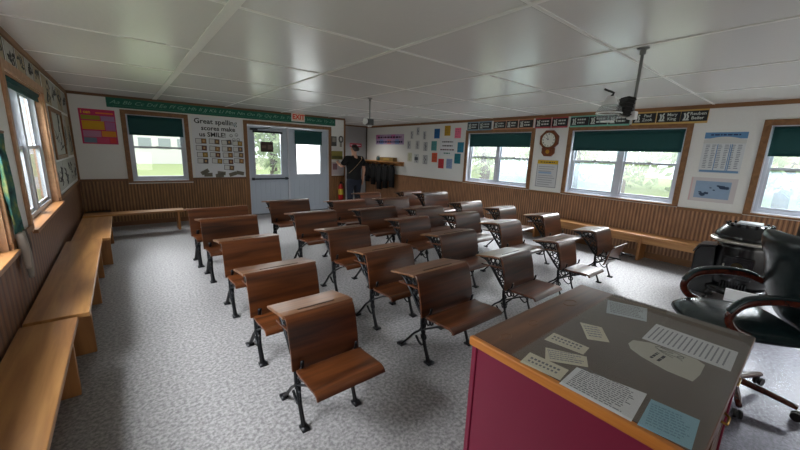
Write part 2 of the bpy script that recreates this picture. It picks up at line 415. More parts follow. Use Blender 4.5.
# ---------------------------------------------------------------- windows
def window(n, wall, W, units, casing=True, depth=.07, hazed=(), casemat=m_trimz, sill=False, openers=1):
    u0, u1, z0, z1 = W
    root = bpy.data.objects.new('window_%d' % n, None); COL.objects.link(root); root['kind'] = 'structure'
    root.matrix_world = wmat(wall, (u0+u1)/2, (z0+z1)/2)
    w, h = (u1-u0)/2, (z1-z0)/2
    if casing:
        c = CW
        bm = BM()
        box(bm, -w-c, -w, -h-.0, h+c, 0, .02); box(bm, w, w+c, -h-.0, h+c, 0, .02)
        box(bm, -w, w, h, h+c, 0, .02)
        if not sill: box(bm, -w-c, w+c, -h-.03, -h, 0, .02)
        struct('casing', bm, casemat, root, bevel=.004)
    d = depth
    # jamb lining
    bm = BM(); j = .012
    box(bm, -w, -w+j, -h, h, -T, 0); box(bm, w-j, w, -h, h, -T, 0); box(bm, -w+j, w-j, h-j, h, -T, 0)
    if not sill: box(bm, -w+j, w-j, -h, -h+j, -T, 0)
    struct('jamb', bm, m_jamb if sill else m_vinyl, root)
    if sill: struct('sill', box(BM(), -w-.03, w+.03, -h-.02, -h+.012, -T, .045), m_sill, root, bevel=.004)
    fw = .035
    bm = BM(); a = w-j
    hh = h-j
    box(bm, -a, -a+fw, -hh, hh, -d-.06, -d); box(bm, a-fw, a, -hh, hh, -d-.06, -d)
    box(bm, -a+fw, a-fw, hh-fw, hh, -d-.06, -d); box(bm, -a+fw, a-fw, -hh, -hh+fw*1.2, -d-.06, -d)
    spans = []
    if units == 2:
        box(bm, -.045, .045, -hh+fw*1.2, hh-fw, -d-.06, -d+.004)
        spans = [(-a+fw, -.045), (.045, a-fw)]
    else: spans = [(-a+fw, a-fw)]
    struct('frame', bm, m_vinyl, root, bevel=.003)
    lo, hi = -hh+fw*1.2, hh-fw
    mid = lo+(hi-lo)*.52
    for i, (p, q) in enumerate(spans):
        for part, (b0, b1, dz) in enumerate(((mid-.018, hi, -d-.045), (lo, mid+.018, -d-.02))):
            s = .032
            bm = BM()
            box(bm, p, p+s, b0, b1, dz-.018, dz); box(bm, q-s, q, b0, b1, dz-.018, dz)
            box(bm, p+s, q-s, b0, b0+s, dz-.018, dz); box(bm, p+s, q-s, b1-s, b1, dz-.018, dz)
            sa = struct('sash', bm, m_vinyl, root, bevel=.002)
            hazy = part == 1 and i in hazed
            struct('pane', box(BM(), p+s, q-s, b0+s, b1-s, dz-.011, dz-.008), m_hazed if hazy else (m_glass if wall == 'right' else m_clear), sa)
            if part == 1: struct('sash_lock', box(BM(), (p+q)/2-.03, (p+q)/2+.03, b1, b1+.012, dz-.014, dz-.002), m_white, sa)
    return root
def blind(wall, W, zb, label, off=-.035, roll=False):
    u0, u1, z0, z1 = W
    t = thing('roller_blind', label, 'blind', wmat(wall, (u0+u1)/2, z1-.03), 'dark green roller blinds')
    w = (u1-u0)/2-.025
    bm = BM(); N = 24
    L = z1-.03-zb
    rows = []
    for r_ in range(6):
        rows.append([bm.verts.new((-w+2*w*i/N, -L*r_/5, off+.004*math.sin(i*1.3+r_*.5)*(.2+r_/5))) for i in range(N+1)])
    for A, B in zip(rows, rows[1:]):
        for i in range(N): bm.faces.new((A[i], B[i], B[i+1], A[i+1]))
    f = obj('fabric', bm, m_blind, t, smooth=True)
    so = f.modifiers.new('thick', 'SOLIDIFY'); so.thickness = .002
    obj('roller', tube(BM(), [(-w, -.0, off-.012), (w, 0, off-.012)], .02 if not roll else .028, 10), m_blind, t, smooth=True)
    obj('bottom_bar', box(BM(), -w, w, -L-.012, -L, off-.004, off+.006), m_blind, t)
    return t
window(1, 'back', W_BACK, 1)
blind('back', W_BACK, 1.73, 'dark green roller blind half drawn on the back wall window beside the doors')
window(2, 'right', W_A, 2, hazed=(1,))
blind('right', W_A, 1.785, 'dark green roller blind on the right wall window between coloured cards and clock')
window(3, 'right', W_B, 2, hazed=(0,))
blind('right', W_B, 1.735, 'wide dark green roller blind on the middle right wall window behind the hanging lamp')
window(4, 'right', W_C, 2, hazed=(0, 1))
blind('right', W_C, 1.705, 'dark green roller blind on the window above the black stove')
window(5, 'left', W_L1, 2, sill=True, depth=.06, casemat=m_jamb)
blind('left', W_L1, 1.99, 'green roller blind rolled nearly all the way up on the left wall window', off=-.03, roll=True)
window(6, 'left', W_L2, 2, sill=True, depth=.06, casemat=m_jamb)

# ---------------------------------------------------------------- doors
bm = BM()
a0, a1 = D_OPEN[0], D_OPEN[1]
box(bm, a0-CW, a0, YB-.022, YB, 0, 2.08+CW); box(bm, a1, a1+CW, YB-.022, YB, 0, 2.08+CW); box(bm, a0, a1, YB-.022, YB, 2.08, 2.08+CW)
struct('trim_40', bm, m_trimz, bevel=.004)
bm = BM()
box(bm, a0, a0+.025, YB, YB+T, 0, 2.08); box(bm, a1-.025, a1, YB, YB+T, 0, 2.08); box(bm, a0+.025, a1-.025, YB, YB+T, 2.055, 2.08)
box(bm, 3.185, 3.225, YB, YB+T, 0, 2.055)
struct('trim_41', bm, m_vinyl)
struct('trim_42', box(BM(), a0+.025, a1-.025, YB-.01, YB+T, 0, .02), plain('grey_threshold', (110, 112, 116), .4, metal=.6))
def door(n, x0, x1, lx0, lx1, lz0, lz1, glass):
    root = bpy.data.objects.new('door_%d' % n, None); COL.objects.link(root); root['kind'] = 'structure'
    root.location = (x0, YB+.03, .02); W = x1-x0; Hh = 2.03
    bm = BM(); t = .045
    a, b, c, d = lx0-x0, lx1-x0, lz0-.02, lz1-.02
    box(bm, 0, a, 0, t, 0, Hh); box(bm, b, W, 0, t, 0, Hh); box(bm, a, b, 0, t, 0, c); box(bm, a, b, 0, t, d, Hh)
    struct('door_panel', bm, m_door, root)
    bm = BM(); e = .03
    for q in ((a-e, a, c-e, d+e), (b, b+e, c-e, d+e), (a, b, c-e, c), (a, b, d, d+e)): box(bm, q[0], q[1], -.012, 0, q[2], q[3])
    struct('glazing_frame', bm, m_vinyl, root, bevel=.003)
    struct('pane', box(BM(), a, b, .018, .024, c, d), glass, root)
    bm = BM()   # raised vertical boards of the lower half
    for i in range(6):
        p = .1+(W-.2)*i/6; q = .1+(W-.2)*(i+1)/6
        box(bm, p+.004, q-.004, -.006, 0, .12, c-.14)
    struct('lower_boards', bm, m_door, root, bevel=.003)
    return root
d1 = door(1, 2.297, 3.183, 2.43, 3.03, .95, 1.92, m_clear)
d2 = door(2, 3.227, 4.253, 3.42, 4.05, .95, 1.99, m_veiled)
bm = BM(); tube(bm, [(.03, -.05, .83), (.88, -.05, .83)], .018, 8)
for x in (.06, .84): box(bm, x-.025, x+.025, -.05, 0, .80, .86)
struct('push_bar', bm, plain('dark_bar', (60, 64, 70), .4, metal=.7), d1)
bm = BM(); box(bm, .04, .2, -.05, 0, 1.93, 1.98); tube(bm, [(.18, -.04, 1.97), (.42, -.07, 1.99), (.5, -.01, 2.02)], .008, 6)
struct('door_closer', bm, plain('dark_bar', (60, 64, 70), .4, metal=.7), d1)
t = thing('roller_blind', 'black blind rolled up tight at the top of the left door glass', 'blind', (2.73, YB+.005, 1.925))
obj('roller', tube(BM(), [(-.32, 0, 0), (.32, 0, 0)], .022, 8), m_black, t, smooth=True)
obj('bracket', box(BM(), -.335, -.32, -.02, .02, -.025, .025), m_black, t); obj('bracket', box(BM(), .32, .335, -.02, .02, -.025, .025), m_black, t)
t = thing('roller_blind', 'green blind covering the upper part of the right door glass', 'blind', (3.735, YB+.008, 2.0))
bm = BM(); box(bm, -.36, .36, -.004, 0, -.32, 0); obj('fabric', bm, m_blind, t)
obj('roller', tube(BM(), [(-.36, -.01, .0), (.36, -.01, .0)], .018, 8), m_blind, t, smooth=True)
t = thing('door_sign', 'small dark notice hanging on the glass of the left door', 'sign', (2.705, YB+.033, 1.59))
obj('board', box(BM(), -.145, .145, -.004, .004, -.115, .115), plain('dark_brown_notice', (58, 42, 36), .6), t)
bm = BM(); box(bm, -.12, -.02, -.006, -.004, -.03, .03); box(bm, .02, .12, -.006, -.004, -.06, .05); obj('print', bm, plain('faded_notice_print', (104, 84, 74), .7), t)

# ---------------------------------------------------------------- pupils' desks
def desk_proto():
    root = thing('school_desk', 'x', 'school desk', (0, 0, 0))
    w = .5   # nominal board width
    hw = w/2
    # seat: curved board
    pr = smooth_path([(-.238, .385, 0), (-.230, .402, 0), (-.20, .414, 0), (-.12, .412, 0), (-.04, .405, 0), (.02, .405, 0), (.045, .41, 0)], 3)
    obj('seat', prism(BM(), sheet([(p.x, p.y) for p in pr], .018), 0, -hw+.01, hw-.01), m_deskw, root, bevel=.003)
    pr = smooth_path([(.084, .388, 0), (.094, .46, 0), (.112, .55, 0), (.138, .645, 0), (.158, .69, 0), (.183, .706, 0)], 3)
    obj('backrest', prism(BM(), sheet([(p.x, p.y) for p in pr], .016), 0, -hw, hw), m_deskw, root, bevel=.003)
    top = prism(BM(), [(.174, .70), (.186, .712), (.25, .708), (.47, .672), (.477, .663), (.47, .654), (.25, .688), (.18, .692)], 0, -hw-.012, hw+.012)
    obj('desktop', top, m_deskt, root, bevel=.004)
    obj('pencil_groove', prism(BM(), [(.225, .7085), (.238, .7075), (.238, .7108), (.225, .7118)], 0, -hw*.55, hw*.55), plain('dark_groove', (40, 24, 14), .6), root)
    sh = BM(); prism(sh, [(.15, .60), (.42, .582), (.42, .57), (.15, .588)], 0, -hw+.03, hw-.03)
    prism(sh, [(.145, .588), (.157, .588), (.19, .69), (.178, .69)], 0, -hw+.03, hw-.03)
    obj('book_shelf', sh, m_deskw, root)
    for s in (-1, 1):
        x = s*(hw-.05)
        F = (1.0, .62)
        def V(pts): return [(x, a, b) for a, b in pts]
        bm = BM()
        # upright standard, desk bracket, scrolls
        tube(bm, V([(.13, .36), (.118, .42), (.125, .50), (.155, .59), (.195, .68)]), .019, 6, 4, F)
        tube(bm, V([(.185, .686), (.30, .670), (.46, .646)]), .015, 6, 2, F)
        tube(bm, V([(.13, .38), (.18, .43), (.24, .50), (.31, .575), (.38, .63), (.455, .646)]), .019, 6, 4, F)
        tube(bm, V([(.14, .57), (.22, .582), (.32, .588)]), .011, 6, 3, F)
        for c, r_ in (((.235, .645), .028), ((.293, .642), .025), ((.345, .646), .019), ((.392, .650), .013), ((.212, .588), .027), ((.264, .594), .023), ((.306, .602), .017), ((.192, .53), .026), ((.236, .54), .018), ((.168, .478), .022), ((.15, .43), .017), ((.108, .20), .026), ((.115, .30), .02), ((.03, .355), .018)):
            tube(bm, [(x, c[0]+r_*math.cos(a*PI/5), c[1]+r_*math.sin(a*PI/5)) for a in range(10)], .0085, 5, 0, (1, .8), closed=True)
        # seat arm with brace
        tube(bm, V([(.13, .37), (.05, .385), (-.06, .39), (-.19, .392)]), .016, 6, 3, F)
        tube(bm, V([(.10, .27), (.03, .31), (-.04, .35), (-.12, .385)]), .013, 6, 3, F)
        tube(bm, V([(.115, .37), (.05, .41), (.035, .47)]), .013, 6, 3, F)
        tube(bm, [(x, .065+.024*math.cos(a*PI/5), .345+.024*math.sin(a*PI/5)) for a in range(10)], .0085, 5, 0, (1, .8), closed=True)
        tube(bm, V([(.13, .37), (.125, .30), (.115, .24)]), .022, 6, 2, F)
        obj('side_frame', bm, m_iron, root, smooth=True)
        bm = BM()
        tube(bm, V([(.115, .27), (.105, .19), (.085, .12), (.055, .05), (.04, .012)]), [.021, .017, .015, .016, .02], 6, 4, F)
        tube(bm, V([(.09, .17), (.12, .12), (.165, .135), (.20, .17)]), .010, 6, 3, F)
        box(bm, x-.025, x+.025, .0, .062, 0, .016)
        obj('leg', bm, m_iron, root, smooth=True)
        bm = BM()
        tube(bm, V([(.12, .29), (.15, .24), (.22, .18), (.29, .10), (.345, .04), (.37, .012)]), [.021, .017, .015, .016, .02], 6, 4, F)
        box(bm, x-.025, x+.025, .347, .41, 0, .016)
        obj('leg', bm, m_iron, root, smooth=True)
    obj('cross_rod', tube(BM(), [(-hw+.05, .13, .33), (hw-.05, .13, .33)], .008, 6), m_iron, root, smooth=True)
    return root
proto = desk_proto()
PK = list(proto.children)
# column, row, x-left, x-right, y of the desk's front edge, height
DESKS = [
 (1, 1, .62, 1.05, 1.75, .65), (1, 2, .61, 1.15, 2.50, .67), (1, 3, .64, 1.17, 3.40, .70), (1, 4, .64, 1.27, 4.45, .725), (1, 5, .61, 1.34, 5.12, .75),
 (2, 1, 1.62, 2.2, 1.79, .675), (2, 2, 1.60, 2.14, 2.45, .68), (2, 3, 1.66, 2.19, 3.29, .71), (2, 4, 1.70, 2.31, 4.32, .73), (2, 5, 1.74, 2.40, 5.42, .75),
 (3, 1, 2.64, 3.13, 1.76, .65), (3, 2, 2.66, 3.27, 2.58, .68), (3, 3, 2.75, 3.29, 3.42, .705), (3, 4, 2.68, 3.36, 4.26, .72), (3, 5, 2.68, 3.31, 5.10, .735),
 (4, 1, 3.67, 4.04, 1.75, .66), (4, 2, 3.72, 4.20, 2.56, .715), (4, 3, 3.65, 4.20, 3.27, .72), (4, 4, 3.49, 4.10, 3.94, .72), (4, 5, 3.65, 4.26, 5.03, .735), (4, 6, 3.70, 4.20, 5.88, .735),
 (5, 1, 4.66, 5.12, 1.76, .665), (5, 2, 4.82, 5.30, 2.57, .72), (5, 3, 4.82, 5.30, 3.35, .72), (5, 4, 4.68, 5.27, 4.06, .72), (5, 5, 4.75, 5.46, 5.14, .775), (5, 6, 4.72, 5.25, 5.75, .74)]
COLW = {1: 'column beside the long benches', 2: 'second column from the long benches', 3: 'middle column', 4: 'second column from the clock wall', 5: 'column nearest the clock wall'}
CNT = {1: 5, 2: 5, 3: 5, 4: 6, 5: 6}
ORD = ['first', 'second', 'third', 'fourth', 'fifth', 'sixth']
COL5 = {1: 'orange-brown', 2: 'brown', 3: 'dark brown', 4: 'dark glossy', 5: 'glossy'}
used = False
for c, r_, x0, x1, y, h in DESKS:
    s = h/.709
    o = proto
    if used:
        o = proto.copy(); COL.objects.link(o)
        for ch in PK:
            d = ch.copy(); COL.objects.link(d); d.parent = o
    used = True
    n = CNT[c]
    pos = 'front-row' if r_ == 1 else ('rearmost' if r_ == n else ORD[r_-1]+' from the front')
    if r_ == 1: lab = 'front-row wood and iron school desk in the %s' % COLW[c]
    elif r_ == n: lab = '%s school desk, rearmost of the %s' % (COL5[c], COLW[c])
    else: lab = '%s school desk, %s in the %s' % (COL5[c], pos, COLW[c])
    if (c, r_) == (5, 1): lab = 'front-row school desk with its seat folded up, near the clock wall'
    if (c, r_) == (1, 1): lab = 'small front-row school desk standing alone before the benches, seat in full view'
    o['label'] = lab; o['category'] = 'school desk'; o['group'] = 'school desks in five columns'
    o.location = ((x0+x1)/2, y-.18*s, 0); o.scale = ((x1-x0)/.5, s, s)
    if (c, r_) == (5, 1):
        for ch in o.children:
            if ch.name.split('.')[0] == 'seat':
                # folded up against the backrest: turn about the hinge at the seat's rear edge
                hinge = Matrix.Translation((0, .0, .40))
                ch.matrix_parent_inverse = Matrix.Identity(4)
                ch.matrix_local = Matrix.Translation((0, -.02, -.09)) @ hinge @ Matrix.Rotation(math.radians(-72), 4, 'X') @ hinge.inverted()

# ---------------------------------------------------------------- benches
def bench(x0, x1, y0, y1, z, legs, label, along='y', wood_=m_bench, apron=True, group='honey coloured wall benches'):
    t = thing('bench', label, 'bench', ((x0+x1)/2, (y0+y1)/2, 0), group)
    a, b = (x1-x0)/2, (y1-y0)/2
    obj('seat_board', box(BM(), -a, a, -b, b, z-.035, z), wood_, t, bevel=.005)
    if along == 'y':
        for ly in legs:
            l = ly-(y0+y1)/2
            obj('leg', box(BM(), -a+.03, a-.015, l-.02, l+.02, 0, z-.035), m_benchz, t, bevel=.003)
        if apron: obj('apron', box(BM(), -a+.06, -a+.085, legs[0]-(y0+y1)/2+.02, legs[-1]-(y0+y1)/2-.02, z-.14, z-.035), wood_, t)
    else:
        for lx in legs:
            l = lx-(x0+x1)/2
            obj('leg', box(BM(), l-.02, l+.02, -b+.015, b-.03, 0, z-.035), m_benchz, t, bevel=.003)
    return t
bench(-.60, -.33, .35, 2.96, .425, (.7, 2.72), 'long honey wood bench on the left wall, nearest the camera, cut off by the frame')
bench(-.595, -.275, 3.02, 5.40, .42, (3.27, 4.3, 5.15), 'long honey wood bench under the left window, middle of the three in line')
bench(-.56, -.20, 5.46, 7.10, .405, (5.7, 6.9), 'honey wood bench running into the back left corner')
bench(-.58, .84, 7.45, 7.74, .375, (-.45, .74), 'short low bench along the back wall below the window', along='x', wood_=m_benchx)
bench(6.3, 6.62, .62, 3.75, .425, (.8, 1.69, 3.5), 'long wood bench along the right wall below the wide middle window')
t = thing('storage_box', 'dark box in the back left corner behind the benches', 'box', (-.42, 8.0, 0))
obj('body', box(BM(), -.16, .16, -.2, .25, 0, .30), plain('dark_grey_box', (34, 32, 32), .6), t, bevel=.01)
obj('lid', box(BM(), -.17, .17, -.21, .26, .30, .33), plain('dark_grey_box', (34, 32, 32), .6), t, bevel=.005)

# ---------------------------------------------------------------- teacher's desk
TZ = .745
DX0, DX1, DY0, DY1 = 1.185, 2.33, .075, .905
t = thing('teacher_desk', 'maroon teacher desk with brown wooden top and orange edge in the foreground', 'desk', (DX0, DY0, 0))
LX, LY = DX1-DX0, DY1-DY0
obj('desktop', box(BM(), .022, LX, 0, LY, TZ-.04, TZ), m_tdesk, t, bevel=.004)
obj('edge_strip', box(BM(), -.004, .0215, -.002, LY+.002, TZ-.041, TZ+.001), m_tedge, t, bevel=.005)['label'] = 'orange wooden edge strip'
obj('side_panel', box(BM(), .02, .045, .03, LY-.03, .02, TZ-.041), m_maroon, t, bevel=.003)
obj('corner_post', box(BM(), .012, .05, LY-.03, LY-.005, 0, TZ-.041), m_maroon, t, bevel=.003)
obj('corner_post', box(BM(), .012, .05, .005, .03, 0, TZ-.041), m_maroon, t, bevel=.003)
obj('side_panel', box(BM(), LX-.045, LX-.02, .02, LY-.02, 0, TZ-.041), m_maroon, t, bevel=.003)
obj('front_panel', box(BM(), .05, LX-.045, LY-.035, LY-.015, .05, TZ-.041), m_maroon, t)
bm = BM(); box(bm, .05, .42, .05, .7, .05, TZ-.06); obj('pedestal', bm, m_maroon, t)
bm = BM(); box(bm, LX-.42, LX-.05, .05, .7, .05, TZ-.06); obj('pedestal', bm, m_maroon, t)
for px in (.06, LX-.41):
    for z0 in (.08, .3, .51):
        d = obj('drawer', box(BM(), px, px+.35, .028, .05, z0, z0+.19), m_tdesk, t, bevel=.004)
        obj('handle', tube(BM(), [(px+.13, .028, z0+.1), (px+.14, .006, z0+.09), (px+.21, .006, z0+.09), (px+.22, .028, z0+.1)], .006, 6), plain('brass', (170, 130, 60), .3, metal=1), d, smooth=True)
d = obj('drawer', box(BM(), .43, LX-.43, .028, .05, TZ-.16, TZ-.05), m_tdesk, t, bevel=.004)
# carving rings and tape on the bare strip of the top
bm = BM()
for (qx, qy, rr) in ((506, 337, .035), (533, 323, .03), (570, 303, .05)):
    p = on_z(qx, qy, TZ)
    tube(bm, [(p.x-DX0+rr*math.cos(a*PI/12), p.y-DY0+rr*.6*math.sin(a*PI/12), TZ) for a in range(24)], .0025, 4, 0, (1, 1), closed=True)
obj('worn_rings', bm, plain('pale_wear', (110, 78, 56), .5), t)
# glass sheet over a grey pad
GX0, GX1, GY0, GY1 = DX0+.0, DX1-.004, DY0+.004, .70
o = obj('desk_pad', box(BM(), GX0+.024, GX1, GY0, GY1, TZ, TZ+.002), m_pad); tag(o, 'large grey brown pad covering most of the teacher desk top', 'desk pad')
g = obj('glass_sheet', box(BM(), GX0+.02, GX1+.002, GY0-.002, GY1+.004, TZ+.0045, TZ+.0075), glass_mat('desk_glass', (.96, .96, .955), .55)); tag(g, 'clear glass sheet lying over the pad and papers on the teacher desk', 'glass sheet')
def paper_poly(name, pts, ref, label, m, cat='paper', detail=None, group='papers under the desk glass'):
    W = [on_z(ref[0]+a/ref[2], ref[1]+b/ref[2], TZ+.003) for a, b in pts]
    c = sum(W, Vector())/len(W)
    # local frame from the first edge
    ex = (W[1]-W[0]).normalized(); ey = Vector((-ex.y, ex.x, 0))
    t = thing(name, label, cat, Matrix.Translation((c.x, c.y, TZ+.0022)) @ Matrix(((ex.x, ey.x, 0), (ex.y, ey.y, 0), (0, 0, 1))).to_4x4(), group)
    L = [((p-c).dot(ex), (p-c).dot(ey)) for p in W]
    if sum(L[i][0]*L[(i+1) % len(L)][1]-L[(i+1) % len(L)][0]*L[i][1] for i in range(len(L))) < 0: Lp = L[::-1]
    else: Lp = L
    obj('sheet', prism(BM(), Lp, 2, 0, .0008), m, t)
    if detail:
        xs = [p[0] for p in L]; ys = [p[1] for p in L]
        detail(t, min(xs), max(xs), min(ys), max(ys))
    return t
m_pale = plain('light_ink', (140, 142, 148), .8)
def typed(n, m=m_print, mg=.1, gaps=.01, fill=.4):
    def f(t, x0, x1, y0, y1):
        w, h = x1-x0, y1-y0
        obj('print', lines(BM(), x0+w*mg, x1-w*mg, y0+h*mg, y1-h*mg, n, .0009, fill, .25, gaps=gaps), m, t)
    return f
A = (500, 280, 4.5); B = (460, 280, 2.353); C3 = (600, 300, 3.0)
paper_poly('paper_sheet', [(478, 147), (660, 187), (663, 128), (485, 90)], A, 'small plain pale paper under the desk glass, farthest corner', plain('pale_grey_paper', (198, 208, 212), .7), detail=typed(7, m_pale))
paper_poly('paper_note', [(393, 265), (493, 280), (458, 213), (360, 190)], A, 'small tilted cream note under glass beside the plain pale paper', m_cream, detail=typed(5, m_pale, .15))
def strip_marks(t, x0, x1, y0, y1):
    w, h = x1-x0, y1-y0
    bm = BM()
    for i in range(8):
        a = x0+w*(.12+.095*i)
        box(bm, a, a+w*.06, y0+h*.56, y0+h*.7, .0009, .0014); box(bm, a, a+w*.05, y0+h*.3, y0+h*.42, .0009, .0014)
    obj('print', bm, m_print, t)
paper_poly('paper_strip', [(200, 267), (375, 335), (402, 305), (243, 237)], A, 'upper cream printed strip under the desk glass', m_cream, detail=strip_marks)
paper_poly('paper_strip', [(203, 360), (397, 392), (390, 345), (205, 303)], A, 'middle cream slip under the desk glass between two printed strips', m_cream, detail=typed(5, m_pale, .12))
paper_poly('paper_strip', [(90, 368), (270, 450), (310, 405), (135, 325)], A, 'lower cream printed strip nearest the orange desk edge', m_cream, detail=strip_marks)
paper_poly('typed_sheet', [(233, 243), (403, 333), (440, 268), (275, 205)], B, 'white typed sheet under glass beside the orange desk edge', m_paper, detail=typed(13, m_print, .08, .012, .35))
paper_poly('blue_sheet', [(417, 340), (545, 400), (565, 330), (450, 280)], B, 'pale blue paper under the desk glass', plain('pale_blue_paper', (148, 190, 206), .7), detail=typed(9, plain('blue_print', (120, 160, 178), .8), .12))
def cols(t, x0, x1, y0, y1):
    w, h = x1-x0, y1-y0
    bm = BM()
    for i in range(15):
        a = x0+w*(.06+.06*i)
        box(bm, a, a+w*.018, y0+h*.12, y0+h*.86, .0009, .0014)
    obj('print', bm, plain('mid_ink', (150, 153, 160), .8), t)
paper_poly('striped_sheet', [(428, 137), (637, 215), (655, 170), (462, 103)], B, 'white sheet with ruled columns under the desk glass', m_paper, detail=cols)
def ov(t, x0, x1, y0, y1):
    w, h = x1-x0, y1-y0; cx, cy = (x0+x1)/2, (y0+y1)/2
    bm = BM()
    tube(bm, [(cx+w*.30+w*.10*math.cos(a*PI/8), cy-.0+h*.2*math.sin(a*PI/8), .001) for a in range(16)], .0012, 4, 0, closed=True)
    lines(bm, cx-w*.28, cx+w*.08, cy-h*.06, cy+h*.14, 2, .0009, .4, .1, gaps=.02)
    tube(bm, [(cx+w*.12, cy-h*.1, .001), (cx+w*.2, cy+h*.12, .001), (cx+w*.32, cy-h*.05, .001), (cx+w*.36, cy+h*.15, .001)], .0012, 4, 4)
    tube(bm, [(cx+w*.15, cy-h*.22, .001), (cx+w*.26, cy-h*.12, .001), (cx+w*.38, cy-h*.2, .001)], .0012, 4, 4)
    obj('drawing', bm, m_ink, t)
paper_poly('oval_card', [(278, 244), (300, 225), (315, 195), (290, 178), (150, 128), (100, 120), (85, 130), (92, 146), (125, 170), (200, 212)], C3, 'oval pale card with a pencil drawing under the desk glass', plain('pale_card', (196, 194, 182), .7), detail=ov)

# ---------------------------------------------------------------- office chair
ang = math.radians(33.5)
t = thing('office_chair', 'black leather office chair with cherry wood arms behind the teacher desk', 'office chair', Matrix.Translation((3.17, .16, .0045)) @ Matrix.Rotation(ang, 4, 'Z'))
def cushion(bm, x0, x1, y0, y1, z0, z1, puff=.02, N=8):
    V = {}
    for i in range(N+1):
        for j in range(N+1):
            a, b = i/N*2-1, j/N*2-1
            e = (1-abs(a)**5)*(1-abs(b)**5)
            x = (x0+x1)/2+(x1-x0)/2*a*(1-.06*abs(b)**3); y = (y0+y1)/2+(y1-y0)/2*b*(1-.06*abs(a)**3)
            zc = (z0+z1)/2; hz = (z1-z0)/2*(.45+.55*e)
            V[i, j, 1] = bm.verts.new((x, y, zc+hz+puff*e)); V[i, j, 0] = bm.verts.new((x, y, zc-hz))
    for i in range(N):
        for j in range(N):
            bm.faces.new((V[i, j, 1], V[i+1, j, 1], V[i+1, j+1, 1], V[i, j+1, 1])); bm.faces.new((V[i, j, 0], V[i, j+1, 0], V[i+1, j+1, 0], V[i+1, j, 0]))
    for i in range(N):
        bm.faces.new((V[i, 0, 0], V[i+1, 0, 0], V[i+1, 0, 1], V[i, 0, 1])); bm.faces.new((V[i+1, N, 0], V[i, N, 0], V[i, N, 1], V[i+1, N, 1]))
        bm.faces.new((V[0, i+1, 0], V[0, i, 0], V[0, i, 1], V[0, i+1, 1])); bm.faces.new((V[N, i, 0], V[N, i+1, 0], V[N, i+1, 1], V[N, i, 1]))
    bmesh.ops.recalc_face_normals(bm, faces=bm.faces)
    return bm
bm = cushion(BM(), -.28, .28, -.22, .36, .48, .59)
for v in bm.verts:
    if v.co.y > .2: v.co.z -= (v.co.y-.2)**2*1.6
obj('seat', bm, m_leather, t, smooth=True, sub=1)
bm = cushion(BM(), -.28, .28, -.33, .33, -.06, .06, .03)
for v in bm.verts:
    k_ = 1.12-.2*(v.co.y/.33)
    v.co.x *= k_; v.co.z += .05*(v.co.x/.28)**2+.012*math.sin(v.co.y*19)
Mb = Matrix.Translation((0, -.17, .84)) @ Matrix.Rotation(math.radians(73), 4, 'X')
bmesh.ops.transform(bm, matrix=Mb, verts=bm.verts)
obj('backrest', bm, m_leather, t, smooth=True, sub=1)
for s in (-1, 1):
    x = s*.29
    bm = BM(); tube(bm, [(x*.9, .13, .54), (x, .22, .58), (x, .262, .66), (x, .20, .75), (x, .06, .79), (x, -.10, .785), (x*.97, -.20, .75)], .022, 8, 5, (.9, 1.15))
    ar = obj('armrest', bm, m_armwood, t, smooth=True)
    bm = BM(); tube(bm, [(x, .272, .69), (x, .205, .778), (x, .06, .817), (x, -.08, .813), (x, -.15, .79)], .022, 8, 5, (1.25, .55))
    obj('arm_pad', bm, m_leather, ar, smooth=True)['label'] = 'black leather arm pad'
obj('gas_lift', lathe(BM(), [(.03, .08), (.03, .24), (.022, .24), (.022, .45), (.09, .46), (.09, .48)], 16), m_black, t, smooth=False)
base_rot = math.radians(-33.5)
for i in range(5):
    a = math.radians(16.5+72*i)
    ca, sa_ = math.cos(a), math.sin(a)
    bm = BM(); tube(bm, [(.02*ca, .02*sa_, .115), (.17*ca, .17*sa_, .105), (.31*ca, .31*sa_, .085)], [.03, .026, .02], 8, 3, (.9, .8))
    sp = obj('base_spoke', bm, m_armwood, t, smooth=True)
    bm = BM()
    for q in (-1, 1):
        c = (.315*ca-q*.014*sa_, .315*sa_+q*.014*ca, .03)
        lathe(bm, [(.028, -.009), (.03, 0), (.028, .009)], 12, (0, 0, 0))
        vs = bm.verts[-36:]
        bmesh.ops.transform(bm, matrix=Matrix.Translation(c) @ Matrix.Rotation(a, 4, 'Z') @ Matrix.Rotation(PI/2, 4, 'X'), verts=vs)
    obj('caster', bm, m_black, sp, smooth=False)

# ---------------------------------------------------------------- stove
SX, SY = 5.5, .45
t = thing('coal_stove', 'round black heating stove with nickel ring standing before the right wall window', 'stove', (SX, SY, 0))
obj('base', lathe(BM(), [(.26, .10), (.29, .12), (.29, .16), (.25, .19)], 28), m_stove, t, smooth=True)
obj('body', lathe(BM(), [(.245, .19), (.25, .25), (.245, .45), (.235, .64), (.235, .70)], 28), m_stove, t, smooth=True)
obj('nickel_ring', lathe(BM(), [(.235, .69), (.305, .705), (.315, .72), (.305, .735), (.24, .74)], 32), m_chrome, t, smooth=True)
obj('dome_top', lathe(BM(), [(.275, .74), (.28, .77), (.27, .80), (.22, .86), (.20, .885), (.18, .90), (.0, .905)], 28), m_stove, t, smooth=True)
bm = BM()
for i in range(16):
    a = i*PI/8
    box(bm, .19*math.cos(a)-.012, .19*math.cos(a)+.012, .19*math.sin(a)-.012, .19*math.sin(a)+.012, .895, .92)
obj('crown_studs', bm, m_stove, t)
obj('top_plate', box(BM(), -.12, .12, -.1, .1, .906, .93), plain('white_top_plate', (200, 206, 212), .3), t, bevel=.008)
